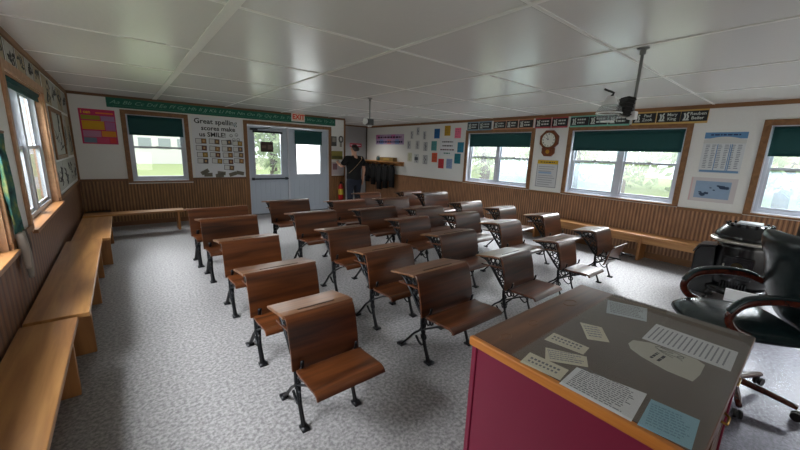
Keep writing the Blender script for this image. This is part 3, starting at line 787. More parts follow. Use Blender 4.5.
# hopper box towards the class
bm = BM(); prism(bm, [(.16, .03), (.40, .03), (.40, .52), (.36, .60), (.22, .62)], 0, -.16, .12)
hb = obj('side_box', bm, m_stove, t, bevel=.008)
obj('box_lid', prism(BM(), [(.405, .52), (.365, .605), (.215, .63), (.215, .64), (.375, .618), (.417, .525)], 0, -.17, .13), plain('worn_steel', (60, 62, 66), .3, metal=.8), hb)
d = obj('fire_door', box(BM(), -.262, -.235, -.13, .13, .3, .56), m_stove, t, bevel=.01)
obj('door_emblem', lathe(BM(), [(.05, -.272), (.035, -.266), (.012, -.276)], 10, (0, 0, .45), axis=0), plain('dim_emblem', (60, 54, 40), .4, metal=1), d)
obj('door_handle', tube(BM(), [(-.262, .1, .4), (-.29, .11, .4), (-.29, .11, .47)], .008, 6), m_chrome, d, smooth=True)
bm = BM()
for i in range(9): box(bm, -.256, -.235, -.11+.026*i, -.098+.026*i, .19, .26)
obj('ash_grate', bm, m_stove, t)
for i in range(4):
    a = PI/4+i*PI/2
    bm = BM(); tube(bm, [(.22*math.cos(a), .22*math.sin(a), .13), (.29*math.cos(a), .29*math.sin(a), .08), (.28*math.cos(a), .28*math.sin(a), .03), (.31*math.cos(a), .31*math.sin(a), .0)], [.03, .024, .018, .026], 8, 3)
    obj('leg', bm, m_stove, t, smooth=True)
t2 = thing('stove_pipe', 'black stove pipe rising behind the round stove at the frame edge', 'stove pipe', (5.85, .02, 0))
bm = BM(); tube(bm, [(-.14, .175, .66), (-.06, .08, .68), (0, .01, .74), (0, 0, .86), (0, 0, H)], .08, 16, 4)
obj('pipe', bm, plain('black_pipe', (14, 14, 15), .5), t2, smooth=True)
obj('collar', lathe(BM(), [(.083, H-.03), (.14, H-.02), (.14, H), (.083, H)], 20), m_chrome, t2)
t = thing('paper_box', 'white paper sheet propped on the floor against the stove', 'paper', Matrix.Translation((4.78, .33, 0)) @ Matrix.Rotation(math.radians(6), 4, 'Z'))
obj('sheet', box(BM(), -.02, .02, -.12, .12, 0, .31), m_paper, t, bevel=.003)
obj('fold', box(BM(), -.024, -.02, -.12, .12, .2, .206), plain('light_grey_fold', (190, 194, 198), .7), t)
# clear chair mat
o = obj('chair_mat', prism(BM(), [(2.45, -1.2), (4.45, -1.2), (4.45, .75), (3.95, 1.0), (2.45, 1.0)], 2, .0005, .004), glass_mat('clear_mat', (.86, .86, .90), .5, .25)); tag(o, 'clear plastic mat on the floor under the office chair', 'floor mat')

# ---------------------------------------------------------------- hanging lamps
m_globe = glass_mat('lamp_glass', (.95, .97, .96), 1.6, veil=.22)
def lamp(x, y, label, z_end, arm, dark=False):
    t = thing('hanging_lamp', label, 'lamp', (x, y, 0), 'gas lamps hanging from ceiling pipes')
    obj('pipe', tube(BM(), [(0, 0, H), (0, 0, z_end)], .011, 10), plain('grey_pipe', (124, 126, 124), .4, metal=.2), t, smooth=True)
    obj('flange', lathe(BM(), [(.011, H-.05), (.02, H-.045), (.02, H-.015), (.04, H-.008), (.04, H)], 16), plain('grey_pipe', (124, 126, 124), .4, metal=.2), t)
    return t
t = lamp(3.14, 1.04, 'gas lamp with clear glass globe hanging on a pipe before the middle right window', 1.93, None)
adir = Vector((-.107, .105, 0)).normalized()
xd = (RT-Vector((0, 0, RT.z))).normalized()   # roughly sideways across the room
e = -xd
def P(a, z): return (e.x*a, e.y*a, z)
obj('valve', box(BM(), -.03, .03, -.03, .03, 1.885, 1.945), m_white, t, bevel=.006)
bm = BM(); box(bm, -.028, .028, -.05, .05, -.07, .07)
for i in range(5): box(bm, -.034, .034, -.055, .055, -.06+.028*i, -.052+.028*i)
bmesh.ops.transform(bm, matrix=Matrix.Translation(P(.065, 1.975)) @ Matrix.Rotation(math.atan2(e.y, e.x), 4, 'Z') @ Matrix.Rotation(math.radians(-10), 4, 'Y'), verts=bm.verts)
obj('black_housing', bm, m_black, t)
obj('arm', tube(BM(), [P(.0, 1.915), P(.07, 1.905), P(.13, 1.93), P(.185, 1.935)], .009, 8, 3), m_chrome, t, smooth=True)
gx, gy, _ = P(.185, 0)
obj('globe', lathe(BM(), [(.03, 1.862), (.06, 1.872), (.084, 1.905), (.088, 1.935), (.075, 1.968), (.05, 1.988)], 24, (gx, gy, 0)), m_globe, t, smooth=True)
obj('rim', tube(BM(), [(gx+.088*math.cos(a*PI/12), gy+.088*math.sin(a*PI/12), 1.925) for a in range(24)], .005, 6, closed=True), m_white, t, smooth=True)
obj('base_ring', tube(BM(), [(gx+.04*math.cos(a*PI/12), gy+.04*math.sin(a*PI/12), 1.863) for a in range(24)], .005, 6, closed=True), m_white, t, smooth=True)
obj('cap', lathe(BM(), [(.052, 1.986), (.056, 1.992), (.042, 2.015), (.03, 2.04), (.02, 2.05), (.0, 2.052)], 20, (gx, gy, 0)), plain('grey_white_enamel', (214, 216, 214), .4), t, smooth=True)
obj('hook', tube(BM(), [(gx, gy, 2.05), (gx+.01, gy-.01, 2.075), (gx+.03*e.x, gy+.03*e.y, 2.09), (gx+.06*e.x, gy+.06*e.y, 2.10)], .009, 6, 2), m_black, t, smooth=True)
t = lamp(3.19, 4.78, 'small grey gas lamp on a thin pipe hanging near the coat corner', 2.08, None)
obj('housing', box(BM(), -.05, .05, -.05, .05, 1.985, 2.08), plain('dark_grey_lamp', (72, 74, 76), .4, metal=.4), t, bevel=.01)
obj('mantle', lathe(BM(), [(.025, 1.955), (.035, 1.97), (.03, 1.985)], 14), m_white, t, smooth=True)
obj('side_reflector', lathe(BM(), [(.03, -.05), (.05, -.08), (.055, -.10)], 16, (0, 0, 2.04), axis=0), m_white, t, smooth=True)

# ---------------------------------------------------------------- back wall things
def sheet_thing(name, label, cat, wall, u, z, w, h, m, group=None, off=.001):
    t = thing(name, label, cat, wmat(wall, u, z, off), group)
    obj('sheet', card(BM(), -w/2, w/2, -h/2, h/2, -off-.002, .005+off), m, t)
    return t
t = sheet_thing('poster', 'pink poster with yellow and purple text panels on the back wall', 'poster', 'back', -.245, 1.83, .49, .60, plain('magenta_poster', (200, 44, 96), .6))
for nm_, x0, x1, y0, y1, c in (('panel', -.22, .03, .12, .19, (150, 150, 40)), ('panel', .04, .23, .10, .19, (170, 130, 170)), ('panel', -.22, .08, -.05, .10, (214, 164, 20)), ('panel', .09, .23, -.06, .09, (176, 110, 160)),
                              ('panel', -.22, .02, -.18, -.07, (188, 130, 160)), ('panel', .03, .23, -.17, -.07, (218, 140, 30)), ('panel', -.22, -.05, -.28, -.19, (110, 130, 150)), ('panel', -.04, .12, -.28, -.19, (206, 70, 110)), ('panel', .13, .22, -.28, -.19, (220, 60, 60))):
    o = obj(nm_, card(BM(), x0, x1, y0, y1, .003, .0008), plain('poster_panel_%d_%d_%d' % c, c, .6), t); 
text('heading', 'I can', .07, plain('yellow_print', (240, 200, 30), .6), t, -.22, .245, .0035, 'LEFT', weight=.002)
obj('heading_line', card(BM(), -.02, .22, .225, .25, .003, .0008), plain('orange_print', (236, 130, 60), .6), t)
# green alphabet border
u0, u1 = -.1, 4.47
t = thing('alphabet_border', 'long green strip of white cursive letters above the doors', 'alphabet strip', wmat('back', (u0+u1)/2, 2.272, .019))
obj('strip', card(BM(), (u0-u1)/2, (u1-u0)/2, -.085, .085, 0, .003), plain('green_border', (0, 96, 76), .6, var=.12, bscale=4), t)
m_cw = plain('chalk_white', (205, 214, 208), .7)
m_cur = plain('pale_cursive', (128, 178, 158), .7)
abc = 'Aa Bb Cc Dd Ee Ff Gg Hh Ii Jj Kk Ll Mm Nn Oo Pp Qq Rr Ss Tt Uu Vv Ww Xx Yy Zz'
text('lettering', abc, .09, m_cur, t, 0, .01, .0035, shear=.4, sx=1.42)
obj('guide_line', card(BM(), -2.2, 2.2, -.052, -.048, .003, .0006), plain('pale_green_line', (90, 150, 130), .6), t)
# exit sign
t = thing('exit_sign', 'white EXIT sign with red letters above the right door', 'exit sign', wmat('back', 3.45, 2.315, .022))
obj('housing', box(BM(), -.16, .16, -.10, .10, 0, .055), m_white, t, bevel=.006)
obj('face', card(BM(), -.145, .145, -.085, .085, .055, .002), plain('pale_orange_face', (238, 206, 186), .5), t)
text('lettering', 'EXIT', .15, plain('exit_red', (220, 60, 24), .5), t, 0, 0, .058, weight=.005)
# spelling poster
t = thing('spelling_poster', 'large white spelling poster with rows of small photo cards by the doors', 'poster', wmat('back', 1.675, 1.52, .002))
obj('sheet', card(BM(), -.48, .50, -.62, .63, 0, .003), m_paper, t)
text('heading', 'Great spelling', .14, m_black, t, -.02, .54, .0035, weight=.0028, sx=1.05)
text('heading', 'scores make', .13, m_black, t, .02, .405, .0035, weight=.0028)
text('heading', 'us SMILE!', .13, m_black, t, -.1, .275, .0035, weight=.0028)
bm = BM()
for x, y in ((.26, .28), (.37, .30), (.40, .2), (.31, .19)):
    tube(bm, [(x+.03*math.cos(a*PI/6), y+.03*math.sin(a*PI/6), .004) for a in range(12)], .004, 4, closed=True)
    tube(bm, [(x-.014, y-.005, .004), (x, y-.015, .004), (x+.014, y-.005, .004)], .003, 4, 2)
obj('smiley_faces', bm, m_ink, t)
rows = [(-.33, .14), (-.08, .14), (.16, .13), (.38, .12), (-.33, .0), (-.08, -.01), (.16, -.01), (.38, -.01), (-.32, -.14), (-.08, -.14), (.17, -.14), (.39, -.13), (-.32, -.27), (-.05, -.27), (.17, -.28), (.39, -.26), (.18, -.41)]
pc = [(150, 110, 60), (120, 96, 70), (90, 80, 78), (160, 130, 50), (110, 70, 60)]
for i, (x, y) in enumerate(rows):
    rot = random.uniform(-.1, .1)
    o = obj('photo_card', BM(), m_ink, t)
    bm = BM(); box(bm, -.1, .1, -.052, .052, .003, .0036, 0); box(bm, -.092, .005, -.044, .044, .0036, .0044, 1); box(bm, .012, .094, -.044, .044, .0036, .0044, 2)
    box(bm, .035, .07, -.02, .025, .0044, .005, 3)
    bm.to_mesh(o.data); bm.free(); o.data.materials.append(plain('card_white', (214, 214, 212), .7)); c = pc[i % 5]; o.data.materials.append(plain('photo_tone_%d' % (i % 5), c, .6)); o.data.materials.append(plain('photo_face', (196, 160, 110), .7))
    o.location = (x, y, 0); o.rotation_euler = (0, 0, rot)
for x, y, r in ((-.3, -.5, .5), (-.24, -.56, 0), (.02, -.53, -.1), (-.02, -.58, .1), (.25, -.55, .3), (.4, -.53, -.2)):
    o = obj('paper_cutout', box(BM(), -.08, .08, -.04, .04, .0035, .0042), plain('grey_cutout', (112, 106, 92), .7), t); o.location = (x, y, 0); o.rotation_euler = (0, 0, r)
# papers right of the doors
t = sheet_thing('photo_print', 'pair of dark photographs pinned high right of the doors', 'picture', 'back', 4.44, 1.80, .15, .25, plain('dark_print', (76, 76, 74), .5), group='pictures right of the doors')
obj('photo', card(BM(), -.05, .05, -.02, .1, .003, .001), plain('pale_print', (150, 146, 136), .5), t)
t = thing('wreath_ornament', 'small round grey ornament on the wall right of the doors', 'ornament', wmat('back', 4.64, 1.86, .004))
obj('ring', tube(BM(), [(.055*math.cos(a*PI/8), .075*math.sin(a*PI/8), .012) for a in range(16)], .018, 6, closed=True), plain('grey_wreath', (96, 96, 92), .8, bump=.5), t, smooth=True)
obj('bow', box(BM(), -.03, .03, -.2, -.07, 0, .008), plain('grey_bow', (150, 148, 140), .8), t)
t = sheet_thing('landscape_picture', 'olive yellow picture on the wall right of the doors above a pale print', 'picture', 'back', 4.53, 1.44, .33, .22, plain('olive_picture', (150, 142, 70), .6), group='pictures right of the doors')
obj('picture_band', card(BM(), -.15, .15, -.09, -.02, .003, .001), plain('olive_dark', (104, 104, 60), .6), t)
t = sheet_thing('pale_print', 'pale printed sheet on the wall beside the standing person', 'picture', 'back', 4.53, 1.09, .34, .34, plain('pale_pink_print', (196, 186, 186), .6), group='pictures right of the doors')
obj('picture_band', card(BM(), -.13, .0, -.03, .13, .003, .001), plain('mauve_print', (140, 104, 110), .6), t)
# fire extinguisher
t = thing('fire_extinguisher', 'red fire extinguisher with yellow label hanging on the wainscot by the door', 'fire extinguisher', (4.58, YB-.11, 0))
obj('cylinder', lathe(BM(), [(.05, .26), (.065, .27), (.068, .30), (.068, .58), (.055, .63), (.025, .66), (.022, .69)], 20), m_red, t, smooth=True)
obj('label_band', lathe(BM(), [(.069, .40), (.0695, .41), (.0695, .54), (.069, .55)], 20), plain('yellow_label', (206, 186, 60), .5), t, smooth=True)
bm = BM(); box(bm, -.02, .02, -.02, .02, .685, .73); box(bm, -.015, .015, -.09, .02, .73, .75); box(bm, -.015, .015, -.08, .0, .70, .71)
obj('valve_handle', bm, m_black, t)
obj('hose', tube(BM(), [(.02, 0, .71), (.085, -.01, .68), (.09, -.02, .55), (.08, -.03, .42)], .011, 8, 4), m_black, t, smooth=True)
obj('wall_bracket', box(BM(), -.03, .03, .06, .096, .4, .6), plain('steel_bracket', (150, 150, 150), .4, metal=.8), t)
# recess door sign
t = thing('red_banner', 'small red lettered banner on the grey wall of the coat corner', 'banner', wmat('recess', 6.23, 1.76, .001))
obj('sheet', box(BM(), -.23, .23, -.06, .06, -.003, .003), plain('red_banner_card', (176, 40, 70), .6), t)
obj('lettering', lines(BM(), -.2, .2, -.03, .03, 1, .0032, .5, .05, gaps=.03), m_paper, t)

# ---------------------------------------------------------------- right wall things
def rw(name, label, cat, y0, y1, z0, z1, m, group=None, off=.001):
    return sheet_thing(name, label, cat, 'right', (y0+y1)/2, (z0+z1)/2, abs(y1-y0), z1-z0, m, group, off)
t = rw('welcome_banner', 'pink and blue patterned banner with dark lettering over the coat shelf', 'banner', 9.6, 8.14, 1.81, 2.115, plain('lilac_banner', (176, 150, 186), .6))
for i in range(7):
    c = [(196, 110, 160), (120, 150, 196), (190, 160, 190), (206, 130, 130)][i % 4]
    obj('patch', card(BM(), -.72+i*.205, -.72+i*.205+.2, -.14 if i % 2 else .02, -.0 if i % 2 else .145, .003, .0006), plain('banner_patch_%d' % (i % 4), c, .6), t)
obj('lettering', lines(BM(), -.62, .62, .02, .11, 1, .0037, .6, .05, gaps=.09), plain('dark_purple_print', (70, 30, 66), .7), t)
obj('lettering', lines(BM(), -.68, .68, -.12, -.03, 1, .0037, .6, .02, gaps=.07), plain('navy_print', (36, 40, 80), .7), t)
# coat shelf
t = thing('coat_shelf', 'long wooden coat shelf with hooks in the far corner', 'shelf', wmat('right', 9.13, 1.26, 0))
obj('shelf_board', box(BM(), -1.0, 1.05, 0, .03, 0.001, .22), m_benchx, t, bevel=.004)
obj('back_rail', box(BM(), -1.0, 1.05, -.10, 0, .013, .035), m_benchx, t, bevel=.004)
for x in (-.9, 0, .97): obj('bracket', prism(BM(), [(-.1, .036), (0, .036), (0, .2), (-.02, .2)], 0, x-.015, x+.015), m_benchx, t)
for i in range(6):
    x = -.85+i*.3
    obj('hook', tube(BM(), [(x, -.04, .036), (x, -.06, .08), (x, -.03, .1)], .008, 6, 2), m_iron, t, smooth=True)
def coat(y, L, w, label):
    t = thing('hanging_coat', label, 'coat', wmat('right', y, 1.19, .045), 'dark coats hanging under the shelf')
    bm = BM(); N = 14; rows = []
    prof = [(0, .25), (.06, .6), (.12, .9), (.3, .92), (.6, 1.0), (1, 1.08)]
    for f, k_ in prof:
        ring = []
        for j in range(N):
            a = 2*PI*j/N
            ring.append(bm.verts.new((math.cos(a)*w/2*k_, -f*L, .07+math.sin(a)*(.05+.012*math.sin(j*2.4+y))*min(1, .5+k_*.5))))
        rows.append(ring)
    for A_, B_ in zip(rows, rows[1:]):
        for j in range(N): bm.faces.new((A_[j], B_[j], B_[(j+1) % N], A_[(j+1) % N]))
    bm.faces.new(rows[0]); bm.faces.new(rows[-1][::-1]); bmesh.ops.recalc_face_normals(bm, faces=bm.faces)
    obj('coat_body', bm, m_coat, t, smooth=True)
    for s in (-1, 1):
        obj('sleeve', tube(BM(), [(s*w*.33, -.07*1, .07), (s*w*.46, -.2, .085), (s*w*.48, -L*.72, .09)], [.03, .05, .042], 8, 3), m_coat, t, smooth=True)
    obj('collar', tube(BM(), [(-.07, -.015, .05), (0, -.035, .12), (.07, -.015, .05)], .022, 6, 3), m_coat, t, smooth=True)
    return t
coat(9.92, .62, .22, 'dark coat on the hook deepest in the corner under the shelf')
coat(9.57, .70, .22, 'second dark coat from the corner under the coat shelf')
coat(9.22, .82, .22, 'longest dark coat, middle of the row under the coat shelf')
coat(8.88, .76, .22, 'second dark coat from the open end of the coat shelf')
coat(8.55, .70, .22, 'dark coat at the open end of the coat shelf beside the drawings')
t = thing('wooden_crate', 'low wooden crate lying on the coat shelf', 'crate', wmat('right', 8.75, 1.291, .03))
bm = BM(); box(bm, -.34, .34, 0, .015, 0, .16); box(bm, -.34, .34, .015, .12, 0, .012); box(bm, -.34, .34, .015, .12, .148, .16); box(bm, -.34, -.325, .015, .12, .012, .148); box(bm, .325, .34, .015, .12, .012, .148)
obj('crate_body', bm, plain('olive_wood', (128, 100, 48), .6), t)
obj('slat_label', box(BM(), -.15, .15, .03, .09, .16, .163), plain('yellow_brown', (164, 132, 64), .6), t)
t = thing('green_jar', 'small dark green jar on the coat shelf beside the crate', 'jar', wmat('right', 9.32, 1.291, .1))
obj('jar_body', lathe(BM(), [(.045, 0), (.06, .03), (.06, .1), (.04, .12)], 16, axis=1), plain('dark_green_jar', (60, 84, 84), .3), t, smooth=True)
obj('lid', lathe(BM(), [(.045, .12), (.048, .125), (.048, .15), (.01, .155)], 16, axis=1), plain('grey_lid', (130, 130, 124), .4), t)
# small drawings 3 x 3
G9 = [(7.78, 2.08, 'tall figure drawing, top row nearest the banner'), (7.52, 2.18, 'tall figure drawing, top row middle and highest'), (7.24, 2.06, 'tall figure drawing, top row nearest the coloured cards'),
      (7.9, 1.80, 'small figure drawing, middle row nearest the banner'), (7.52, 1.80, 'thin figure drawing, middle of the nine'), (7.18, 1.76, 'grey drawing, middle row nearest the coloured cards'),
      (7.84, 1.45, 'pale yellow drawing, bottom row nearest the coat shelf'), (7.54, 1.42, 'dark animal drawing, bottom row middle'), (7.17, 1.40, 'outlined drawing, bottom row nearest the coloured cards')]
for i, (y, z, lb) in enumerate(G9):
    w, h = (.12, .22) if i < 3 else ((.16, .24) if i < 6 else (.19, .25))
    t = rw('pupil_drawing', 'white paper with %s' % lb, 'drawing', y+w/2, y-w/2, z-h/2, z+h/2, plain('drawing_paper_%d' % (i == 6), (206, 206, 180) if i == 6 else (200, 202, 202), .7), 'pupil drawings on the right wall')
    bm = BM(); sgn = random.Random(i)
    tube(bm, [(0, h*.38, .004), (-w*.12, h*.2, .004), (w*.1, 0, .004), (-w*.1, -h*.2, .004), (w*.08, -h*.4, .004)], .011 if i != 6 else .006, 4, 3, (1, .2))
    tube(bm, [(-w*.3, h*.05*sgn.uniform(-1, 3), .004), (0, h*.1, .004), (w*.3, -h*.05, .004)], .009 if i != 6 else .005, 4, 2, (1, .2))
    if i == 7: box(bm, -w*.4, w*.35, -h*.2, h*.15, .003, .004)
    if i in (8, 5):
        for q in ((-.42, -.40, -.45, .45), (.40, .42, -.45, .45), (-.42, .42, .43, .45), (-.42, .42, -.45, -.43)): box(bm, w*q[0], w*q[1], h*q[2], h*q[3], .003, .0036)
    obj('figure', bm, plain('pencil_grey' if i != 6 else 'pale_green_pencil', (84, 90, 98) if i != 6 else (150, 160, 100), .8), t)
# coloured cards and chart
CC = [(6.75, 2.10, (20, 96, 160), 'blue'), (6.37, 2.165, (196, 150, 24), 'mustard yellow'), (6.01, 2.10, (240, 120, 150), 'pink'), (6.84, 1.78, (90, 160, 160), 'teal grey'), (5.89, 1.75, (30, 130, 160), 'turquoise'),
      (6.80, 1.47, (226, 96, 60), 'orange red'), (5.97, 1.47, (20, 122, 136), 'dark teal'), (6.54, 1.32, (200, 50, 62), 'red'), (6.24, 1.33, (140, 160, 200), 'lavender blue')]
for y, z, c, nme in CC:
    t = rw('coloured_card', '%s card pinned round the white chart on the right wall' % nme, 'card', y+.1, y-.1, z-.125, z+.125, plain('card_'+nme.replace(' ', '_'), c, .6), 'coloured cards round the chart', off=.004)
    bm = lines(BM(), -.08, .08, -.1, .1, 5, .0032, .25, .4, gaps=.05)
    obj('print', bm, plain('print_'+nme.replace(' ', '_'), tuple(int(v*.7) for v in c), .6), t)
t = rw('white_chart', 'white hand lettered chart in the ring of coloured cards', 'chart', 6.62, 6.06, 1.53, 1.98, m_paper)
for yy, wd, c in ((.13, .4, (40, 40, 46)), (.03, .36, (40, 40, 46)), (-.07, .5, (90, 50, 60)), (-.16, .24, (60, 130, 110))):
    obj('lettering', lines(BM(), -wd/2, wd/2, yy-.03, yy+.03, 1, .0032, .5, .02, gaps=.05), plain('chart_ink_%d' % c[0], c, .7), t)
# name signs
def sign(y0, y1, border, lab, words=None):
    z0, z1 = 2.155, 2.345
    y0, y1 = y0, y1
    t = thing('name_sign', lab, 'sign', wmat('right', (y0+y1)/2, 2.25, .021), 'black name signs above the windows')
    w = (y0-y1)/2+.018
    obj('backing', card(BM(), -w, w, -.105, .095, 0, .002), border, t)
    obj('black_card', card(BM(), -w+.006, w-.006, -.076, .072, .002, .002), m_chalk, t)
    bm = BM()
    x = -w+.05
    tube(bm, [(x, -.05, .0045), (x+.01, 0, .0045), (x-.005, .045, .0045)], .012, 5, 3, (1, .2))
    tube(bm, [(x+.03, -.05, .0045), (x+.045, -.01, .0045), (x+.03, .03, .0045), (x+.05, .055, .0045)], .011, 5, 3, (1, .2))
    box(bm, x-.015, x+.06, -.06, -.045, .004, .005)
    obj('chalk_figure', bm, m_cw, t)
    if words:
        text('lettering', words[0], .062, m_cw, t, .045, .032, .0045, weight=.001); text('lettering', words[1], .062, m_cw, t, .045, -.03, .0045, weight=.001)
    else:
        obj('lettering', lines(BM(), -w+.13, w-.04, -.055, .055, 2, .0042, .5, .25, gaps=.035), m_cw, t)
    return t
b_blue = plain('blue_border', (120, 150, 170), .6); b_or = plain('orange_border', (190, 130, 96), .6); b_red = plain('red_border', (176, 70, 76), .6); b_teal = plain('mint_border', (120, 190, 170), .6); b_yel = plain('yellow_border', (204, 168, 96), .6)
NS = [(5.68, 5.38, b_blue, 'blue bordered black name sign, first from the far corner', None), (5.33, 5.01, b_blue, 'blue bordered black name sign, second from the far corner', None),
      (4.92, 4.63, b_or, 'orange bordered black name sign, farthest of its three', None), (4.59, 4.33, b_or, 'orange bordered black name sign, middle of its three', None), (4.28, 3.98, b_or, 'orange bordered black name sign, nearest the clock', None),
      (3.90, 3.60, b_red, 'red bordered black name sign directly above the clock, farther one', None), (3.55, 3.27, b_red, 'red bordered black name sign directly above the clock, nearer one', None),
      (3.19, 2.89, b_teal, 'mint bordered black name sign over the middle window, farthest', None), (2.86, 2.58, b_teal, 'mint bordered black name sign over the middle window, centre one', None), (2.54, 2.24, b_teal, 'mint bordered black name sign behind the hanging lamp globe', None),
      (2.17, 1.88, b_yel, 'yellow bordered black name sign next to the lamp pipe', ('Paul', 'Zook')), (1.84, 1.57, b_yel, 'yellow bordered black name sign, middle of its three', ('Mary', 'King')), (1.54, 1.25, b_yel, 'yellow bordered black name sign nearest the blue table poster', ('Reuben', 'Beiler'))]
for a, b, c, lb, w in NS: sign(a, b, c, lb, w)
# wall clock
t = thing('wall_clock', 'octagonal wooden pendulum clock between two windows', 'clock', wmat('right', 3.575, 1.915, .002))
oc = lambda r, rot=PI/8: [(r*math.cos(rot+i*PI/4), r*math.sin(rot+i*PI/4)*1.0) for i in range(8)]
m_clk = wood('clock_oak', (92, 44, 18), (142, 74, 34), .35, axis=1, scale=1)
obj('case', prism(BM(), oc(.2), 2, 0, .055), m_clk, t, bevel=.008)
obj('pendulum_box', prism(BM(), [(-.13, -.15), (.13, -.15), (.13, -.25), (.07, -.315), (-.07, -.315), (-.13, -.25)], 2, 0, .045), m_clk, t, bevel=.006)
obj('dial', lathe(BM(), [(.14, .055), (.14, .058), (.0, .058)], 32), plain('cream_dial', (226, 228, 218), .5), t)
obj('bezel', tube(BM(), [(.142*math.cos(a*PI/16), .142*math.sin(a*PI/16), .06) for a in range(32)], .007, 6, closed=True), plain('dull_brass', (120, 100, 60), .35, metal=1), t, smooth=True)
for i, nme in enumerate('XII I II III IV V VI VII VIII IX X XI'.split()):
    a = PI/2-i*PI/6
    text('numeral', nme, .034, m_ink, t, .112*math.cos(a), .112*math.sin(a), .0585, rot=a-PI/2, sx=.8, weight=.0008)
bm = BM()
prism(bm, [(-.004, 0), (.004, 0), (.002, .1), (-.002, .1)], 2, .060, .0615); bmesh.ops.transform(bm, matrix=Matrix.Rotation(math.radians(20), 4, 'Z'), verts=bm.verts)
obj('minute_hand', bm, m_black, t)
bm = BM(); prism(bm, [(-.006, 0), (.006, 0), (.002, .07), (-.002, .07)], 2, .0615, .063); bmesh.ops.transform(bm, matrix=Matrix.Rotation(math.radians(55), 4, 'Z'), verts=bm.verts)
obj('hour_hand', bm, m_black, t)
obj('pendulum', lathe(BM(), [(.04, .046), (.04, .05), (.0, .052)], 20, (0, -.225, 0)), plain('bright_brass', (200, 150, 60), .3, metal=.8), t)
# yellow topped chart
t = rw('wall_chart', 'white chart with yellow heading below the wall clock', 'chart', 3.78, 3.345, .985, 1.53, plain('chart_grey_white', (206, 208, 210), .6), off=.004)
obj('heading_band', card(BM(), -.215, .215, .19, .265, .003, .001), plain('chart_yellow', (216, 176, 30), .6), t)
obj('heading_print', lines(BM(), -.15, .15, .205, .25, 1, .0042, .5, .05, gaps=.04), m_ink, t)
obj('print', lines(BM(), -.18, .18, -.24, .16, 9, .0032, .22, .3), m_pale, t)
obj('highlight', card(BM(), -.17, .1, .0, .035, .0032, .0008), plain('pale_blue_mark', (150, 180, 210), .6), t)
bm = BM()
for q in ((-.217, -.207, -.27, .19), (.207, .217, -.27, .19), (-.207, .207, -.27, -.26)): card(bm, *q, .003, .001)
obj('border', bm, plain('chart_border', (130, 134, 140), .6), t)
# blue poster with columns
t = rw('table_poster', 'white poster with blue heading and columns of figures by the stove window', 'poster', 1.225, .775, 1.44, 2.01, plain('poster_pale', (216, 220, 222), .55), off=.002)
obj('heading_band', card(BM(), -.225, .225, .20, .285, .003, .0008), plain('poster_blue', (96, 146, 192), .5), t)
bm = BM(); prism(bm, [(-.225, .13)]+[(-.225+.45*i/10, .2+.045*math.sin(PI*i/10)-.02) for i in range(11)]+[(.225, .13)], 2, .0038, .0046)
obj('pale_arch', bm, plain('poster_arch', (206, 208, 204), .5), t)
obj('heading_print', lines(BM(), -.16, .16, .235, .265, 1, .0048, .6, .02, gaps=.035), plain('poster_navy', (30, 50, 100), .5), t)
bm = BM()
for i in range(6):
    x = -.19+i*.068
    lines(bm, x, x+.045, -.22, .12, 14, .0032, .4, .3)
obj('print', bm, plain('poster_grey', (130, 140, 150), .6), t)
bm = BM()
for x in (-.062, .072, .09): card(bm, x-.005, x+.005, -.25, .12, .0034, .0008)
card(bm, -.21, .21, -.275, -.245, .0034, .0008)
obj('rules', bm, plain('poster_rule', (110, 150, 190), .6), t)
# map poster
t = rw('map_poster', 'pale blue map poster below the table poster by the stove window', 'poster', 1.275, .765, 1.02, 1.37, plain('poster_rim', (212, 206, 206), .6), off=.002)
obj('mount', card(BM(), -.25, -.235, -.17, .17, .003, .0005), plain('pink_rim', (214, 184, 182), .6), t)
obj('sea', card(BM(), -.195, .195, -.125, .125, .003, .001), plain('map_blue', (146, 172, 200), .55, var=.1, bscale=12), t)
bm = BM()
rd = random.Random(4)
for cx, cy, r_ in ((-.1, -.07, .045), (-.06, -.05, .035), (-.13, -.04, .025), (.1, .05, .05), (.15, .035, .04), (.06, .065, .025), (.02, .0, .018), (-.02, .03, .014)):
    prism(bm, [(cx+r_*rd.uniform(.6, 1.1)*math.cos(a*PI/5), cy+r_*.6*rd.uniform(.6, 1.1)*math.sin(a*PI/5)) for a in range(10)], 2, .004, .005)
obj('print', bm, plain('map_navy', (44, 66, 96), .6), t)

# ---------------------------------------------------------------- left wall things
m_sk = plain('sketch_paper', (186, 186, 178), .75, var=.12, bscale=14)
m_sk2 = plain('sketch_paper_tan', (176, 164, 138), .75, var=.12, bscale=14)
m_pen = plain('pencil', (88, 88, 88), .8)
def sketch(y0, y1, z0, z1, label, m=m_sk, seed=0, frame=False, group='pencil sketches on the left wall', name='pencil_sketch', cat='drawing'):
    t = thing(name, label, cat, wmat('left', (y0+y1)/2, (z0+z1)/2, .002), group)
    w, h = (y1-y0)/2, (z1-z0)/2
    obj('sheet', card(BM(), -w, w, -h, h, 0, .003), m, t)
    rd = random.Random(seed); bm = BM()
    for i in range(5):
        p = (rd.uniform(-.5, .5)*w, rd.uniform(-.5, .5)*h)
        tube(bm, [(p[0]+rd.uniform(-.45, .45)*w, p[1]+rd.uniform(-.45, .45)*h, .0035) for _ in range(5)], .006, 4, 4, (1, .3))
    obj('drawing', bm, m_pen, t)
    if frame:
        bm = BM(); e = .05
        for q in ((-w, -w+e, -h, h), (w-e, w, -h, h), (-w+e, w-e, h-e, h), (-w+e, w-e, -h, -h+e)): box(bm, q[0], q[1], q[2], q[3], .003, .022)
        obj('frame', bm, m_trimz, t, bevel=.004)
    return t
sketch(6.04, 7.15, 1.33, 1.97, 'large brown framed drawing on the left wall beyond the window', seed=3, frame=True, name='framed_drawing', cat='picture', group=None)
names4 = ['nearest the window casing', 'second from the window casing', 'third from the window casing', 'next to the back corner']
